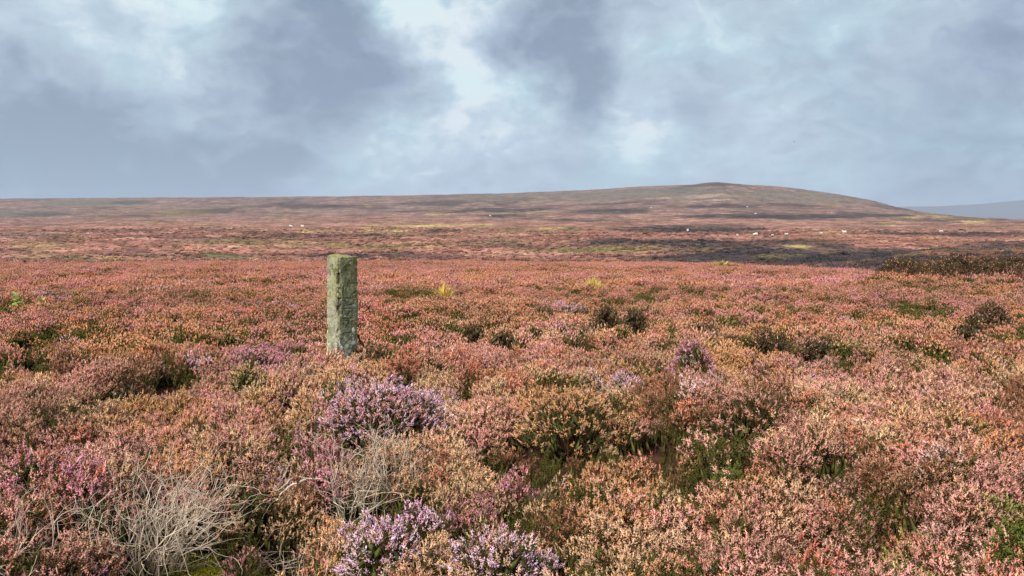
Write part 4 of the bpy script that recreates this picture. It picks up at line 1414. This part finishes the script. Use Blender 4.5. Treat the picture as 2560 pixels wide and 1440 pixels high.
def sheep_mesh(pose):
    """one skin: body, neck, head and four jointed legs"""
    vs_ = []; es = []; rs = []
    def chain(pts, start=None):
        last = start
        for (p_, r_) in pts:
            vs_.append(p_); rs.append(r_)
            if last is not None: es.append((last, len(vs_) - 1))
            last = len(vs_) - 1
        return last
    lie = pose == 'lying'
    hz_ = .34 if lie else .62
    chain([((-.42, 0, hz_ + .02), (.20, .22)), ((-.15, 0, hz_), (.26, .27)), ((.15, 0, hz_), (.26, .26)), ((.38, 0, hz_ + .04), (.20, .22))])
    if pose == 'grazing':
        chain([((.55, 0, hz_ - .03), (.13, .14)), ((.68, 0, .36), (.095, .11)), ((.76, 0, .20), (.08, .085)), ((.82, 0, .08), (.05, .05))], 3)
    else:
        chain([((.52, 0, hz_ + .18), (.12, .13)), ((.60, 0, hz_ + .34), (.095, .105)), ((.70, 0, hz_ + .34), (.085, .08)), ((.82, 0, hz_ + .27), (.05, .05))], 3)
    for sx_, base in ((1, 3), (-1, 0)):
        for sy in (-1, 1):
            if lie:
                chain([((.30 * sx_, .2 * sy, .20), (.08, .08)), ((.42 * sx_ + .05, .22 * sy, .08), (.05, .05)), ((.30 * sx_ + .02, .24 * sy, .05), (.04, .04))], base)
            else:
                kx = .03 if sx_ > 0 else -.07
                chain([((.36 * sx_, .12 * sy, .42), (.075, .085)), ((.36 * sx_ + kx, .12 * sy, .24), (.042, .045)), ((.36 * sx_, .12 * sy, .03), (.036, .036))], base)
    me = bpy.data.meshes.new('sheep')
    me.from_pydata(vs_, es, [])
    o = bpy.data.objects.new('sheep_skin', me)
    COL.objects.link(o)
    md = o.modifiers.new('s', 'SKIN')
    for v_, r_ in zip(me.skin_vertices[0].data, rs):
        v_.radius = r_
    me.skin_vertices[0].data[1].use_root = True
    sb = o.modifiers.new('d', 'SUBSURF'); sb.levels = 1; sb.render_levels = 1
    dg = bpy.context.evaluated_depsgraph_get()
    res = bpy.data.meshes.new_from_object(o.evaluated_get(dg))
    bpy.data.objects.remove(o)
    res.materials.clear(); res.materials.append(M_WOOL)
    return res


SHEEP = {k: sheep_mesh(k) for k in ('grazing', 'standing', 'lying')}
tb = TB(); spindle(tb, (0, 0, 0), (0, .15, -.03), .035, 0, .5, 5)
V, Fa, M, A = tb.get()
EAR = mesh_from('ear', V, Fa, [M_FACE])


def sheep(label, px, py, pose, rz, sc=1.0):
    x, y, z = hit(px, py)
    root = put('sheep', SHEEP[pose], loc=(x, y, z + .12))
    sc *= .86
    root.rotation_euler = (0, 0, R(rz)); root.scale = (sc, sc, sc)
    tag(root, label, 'sheep', 'white sheep on the far moor')
    hp = (.70, 0, .34) if pose == 'grazing' else (.62, 0, (.34 if pose == 'lying' else .62) + .36)
    for s in (-1, 1):
        e = put('ear', EAR, root)
        e.location = (hp[0], .06 * s, hp[2]); e.rotation_euler = (0, 0, 0 if s > 0 else math.pi)


sheep('largest white sheep, head down grazing above the dark burnt ground', 1889, 592, 'grazing', 188, 1.3)
sheep('white sheep lying just left of the largest grazing sheep', 1843, 593, 'lying', 80, 1.25)
sheep('small pale lamb right of the largest grazing sheep', 1931, 592, 'grazing', 10, .8)
sheep('sheep lying low, second to the right of the largest grazing sheep', 1965, 590, 'lying', 0, 1.1)
sheep('white sheep standing at the left end of the thin dark burnt strip', 2111, 586, 'standing', 170, 1.3)
sheep('faint pale sheep left of the thin dark burnt strip', 2052, 587, 'lying', 10, 1.0)
sheep('lone white sheep on the burnt strip near the right edge', 2352, 583, 'grazing', 0, 1.2)
sheep('white sheep under the lower edge of the long dark burnt patch', 1719, 581, 'grazing', 80, 1.3)
sheep('white sheep at the right tip of an upper burnt patch', 1628, 521, 'grazing', 10, 1.5)
sheep('highest sheep, at the end of a dark stripe below the summit', 1868, 520, 'standing', 10, 1.4)
sheep('sheep standing on the long dark stripe right of the summit', 1889, 537, 'grazing', 190, 1.4)
sheep('white sheep beside the dark patch in mid moor left of centre', 1225, 543, 'grazing', 0, 1.4)
sheep('left one of two tiny sheep on the left hillside', 726, 570, 'grazing', 0, 1.5)
sheep('right one of two tiny sheep on the left hillside', 757, 570, 'standing', 180, 1.4)

# ------------------------------------------------------------------ cairn on the skyline
x, y, z = hit(525, 491)
M_ROCK = simple_mat('grey_rock', tuple(lin((120, 116, 112))))
root = empty('cairn', (x, y, z))
tag(root, 'tiny pile of grey stones standing on the left skyline', 'cairn')
bm = bmesh.new(); bmesh.ops.create_icosphere(bm, subdivisions=1, radius=1)
for v in bm.verts: v.co *= random.uniform(.8, 1.15)
ck = bpy.data.meshes.new('cairn_stone'); bm.to_mesh(ck); bm.free(); ck.materials.append(M_ROCK)
for (dx, dz, s) in ((-1.3, .5, .9), (.1, .6, 1.1), (1.4, .5, .9), (-.6, 1.5, .9), (.7, 1.5, .85), (0, 2.4, .8), (.1, 3.2, .6)):
    st_ = put('cairn_stone', ck, root)
    st_.location = (dx, random.uniform(-.3, .3), dz + .6); st_.scale = (s, s * .9, s * .7); st_.rotation_euler = (random.random(), random.random(), random.random() * 6)

# ------------------------------------------------------------------ bird
d = ray(1985, 354); d = d / d[1]
root = empty('bird', (d[0] * 110, 110, EYE + d[2] * 110))
root.rotation_euler = (0, R(-18), R(25))
tag(root, 'small dark bird flying above the right-hand hillside', 'bird')
M_BIRD = simple_mat('dark_feathers', tuple(lin((58, 52, 48))))
tb = TB(); tube(tb, [(0, -.10, 0), (0, -.08, .004), (0, -.03, 0), (0, .03, 0), (0, .07, .008), (0, .095, .008), (0, .115, .004)], [.006, .016, .027, .027, .018, .016, .002], 0, .5, 8)
V, Fa, M, A = tb.get(); put('body', mesh_from('body', V, Fa, [M_BIRD], smooth=True), root)
for s in (-1, 1):
    V = [(0, .045, .012), (.08 * s, .06, .03), (.17 * s, .01, .02), (.09 * s, -.01, .028), (0, -.03, .012)]
    V = V + [(a_, b_, c_ - .006) for a_, b_, c_ in V]
    Fa = [(0, 1, 3), (1, 2, 3), (0, 3, 4), (5, 8, 6), (6, 8, 7), (5, 9, 8), (0, 5, 1), (5, 6, 1), (1, 6, 2), (6, 7, 2), (2, 7, 3), (7, 8, 3), (3, 8, 4), (8, 9, 4)]
    put('wing', mesh_from('wing', V, Fa, [M_BIRD]), root)
tb = TB(); spindle(tb, (0, -.08, 0), (0, -.17, -.004), .02, 0, .5, 4, .8)
V, Fa, M, A = tb.get(); put('tail', mesh_from('tail', V, Fa, [M_BIRD]), root)
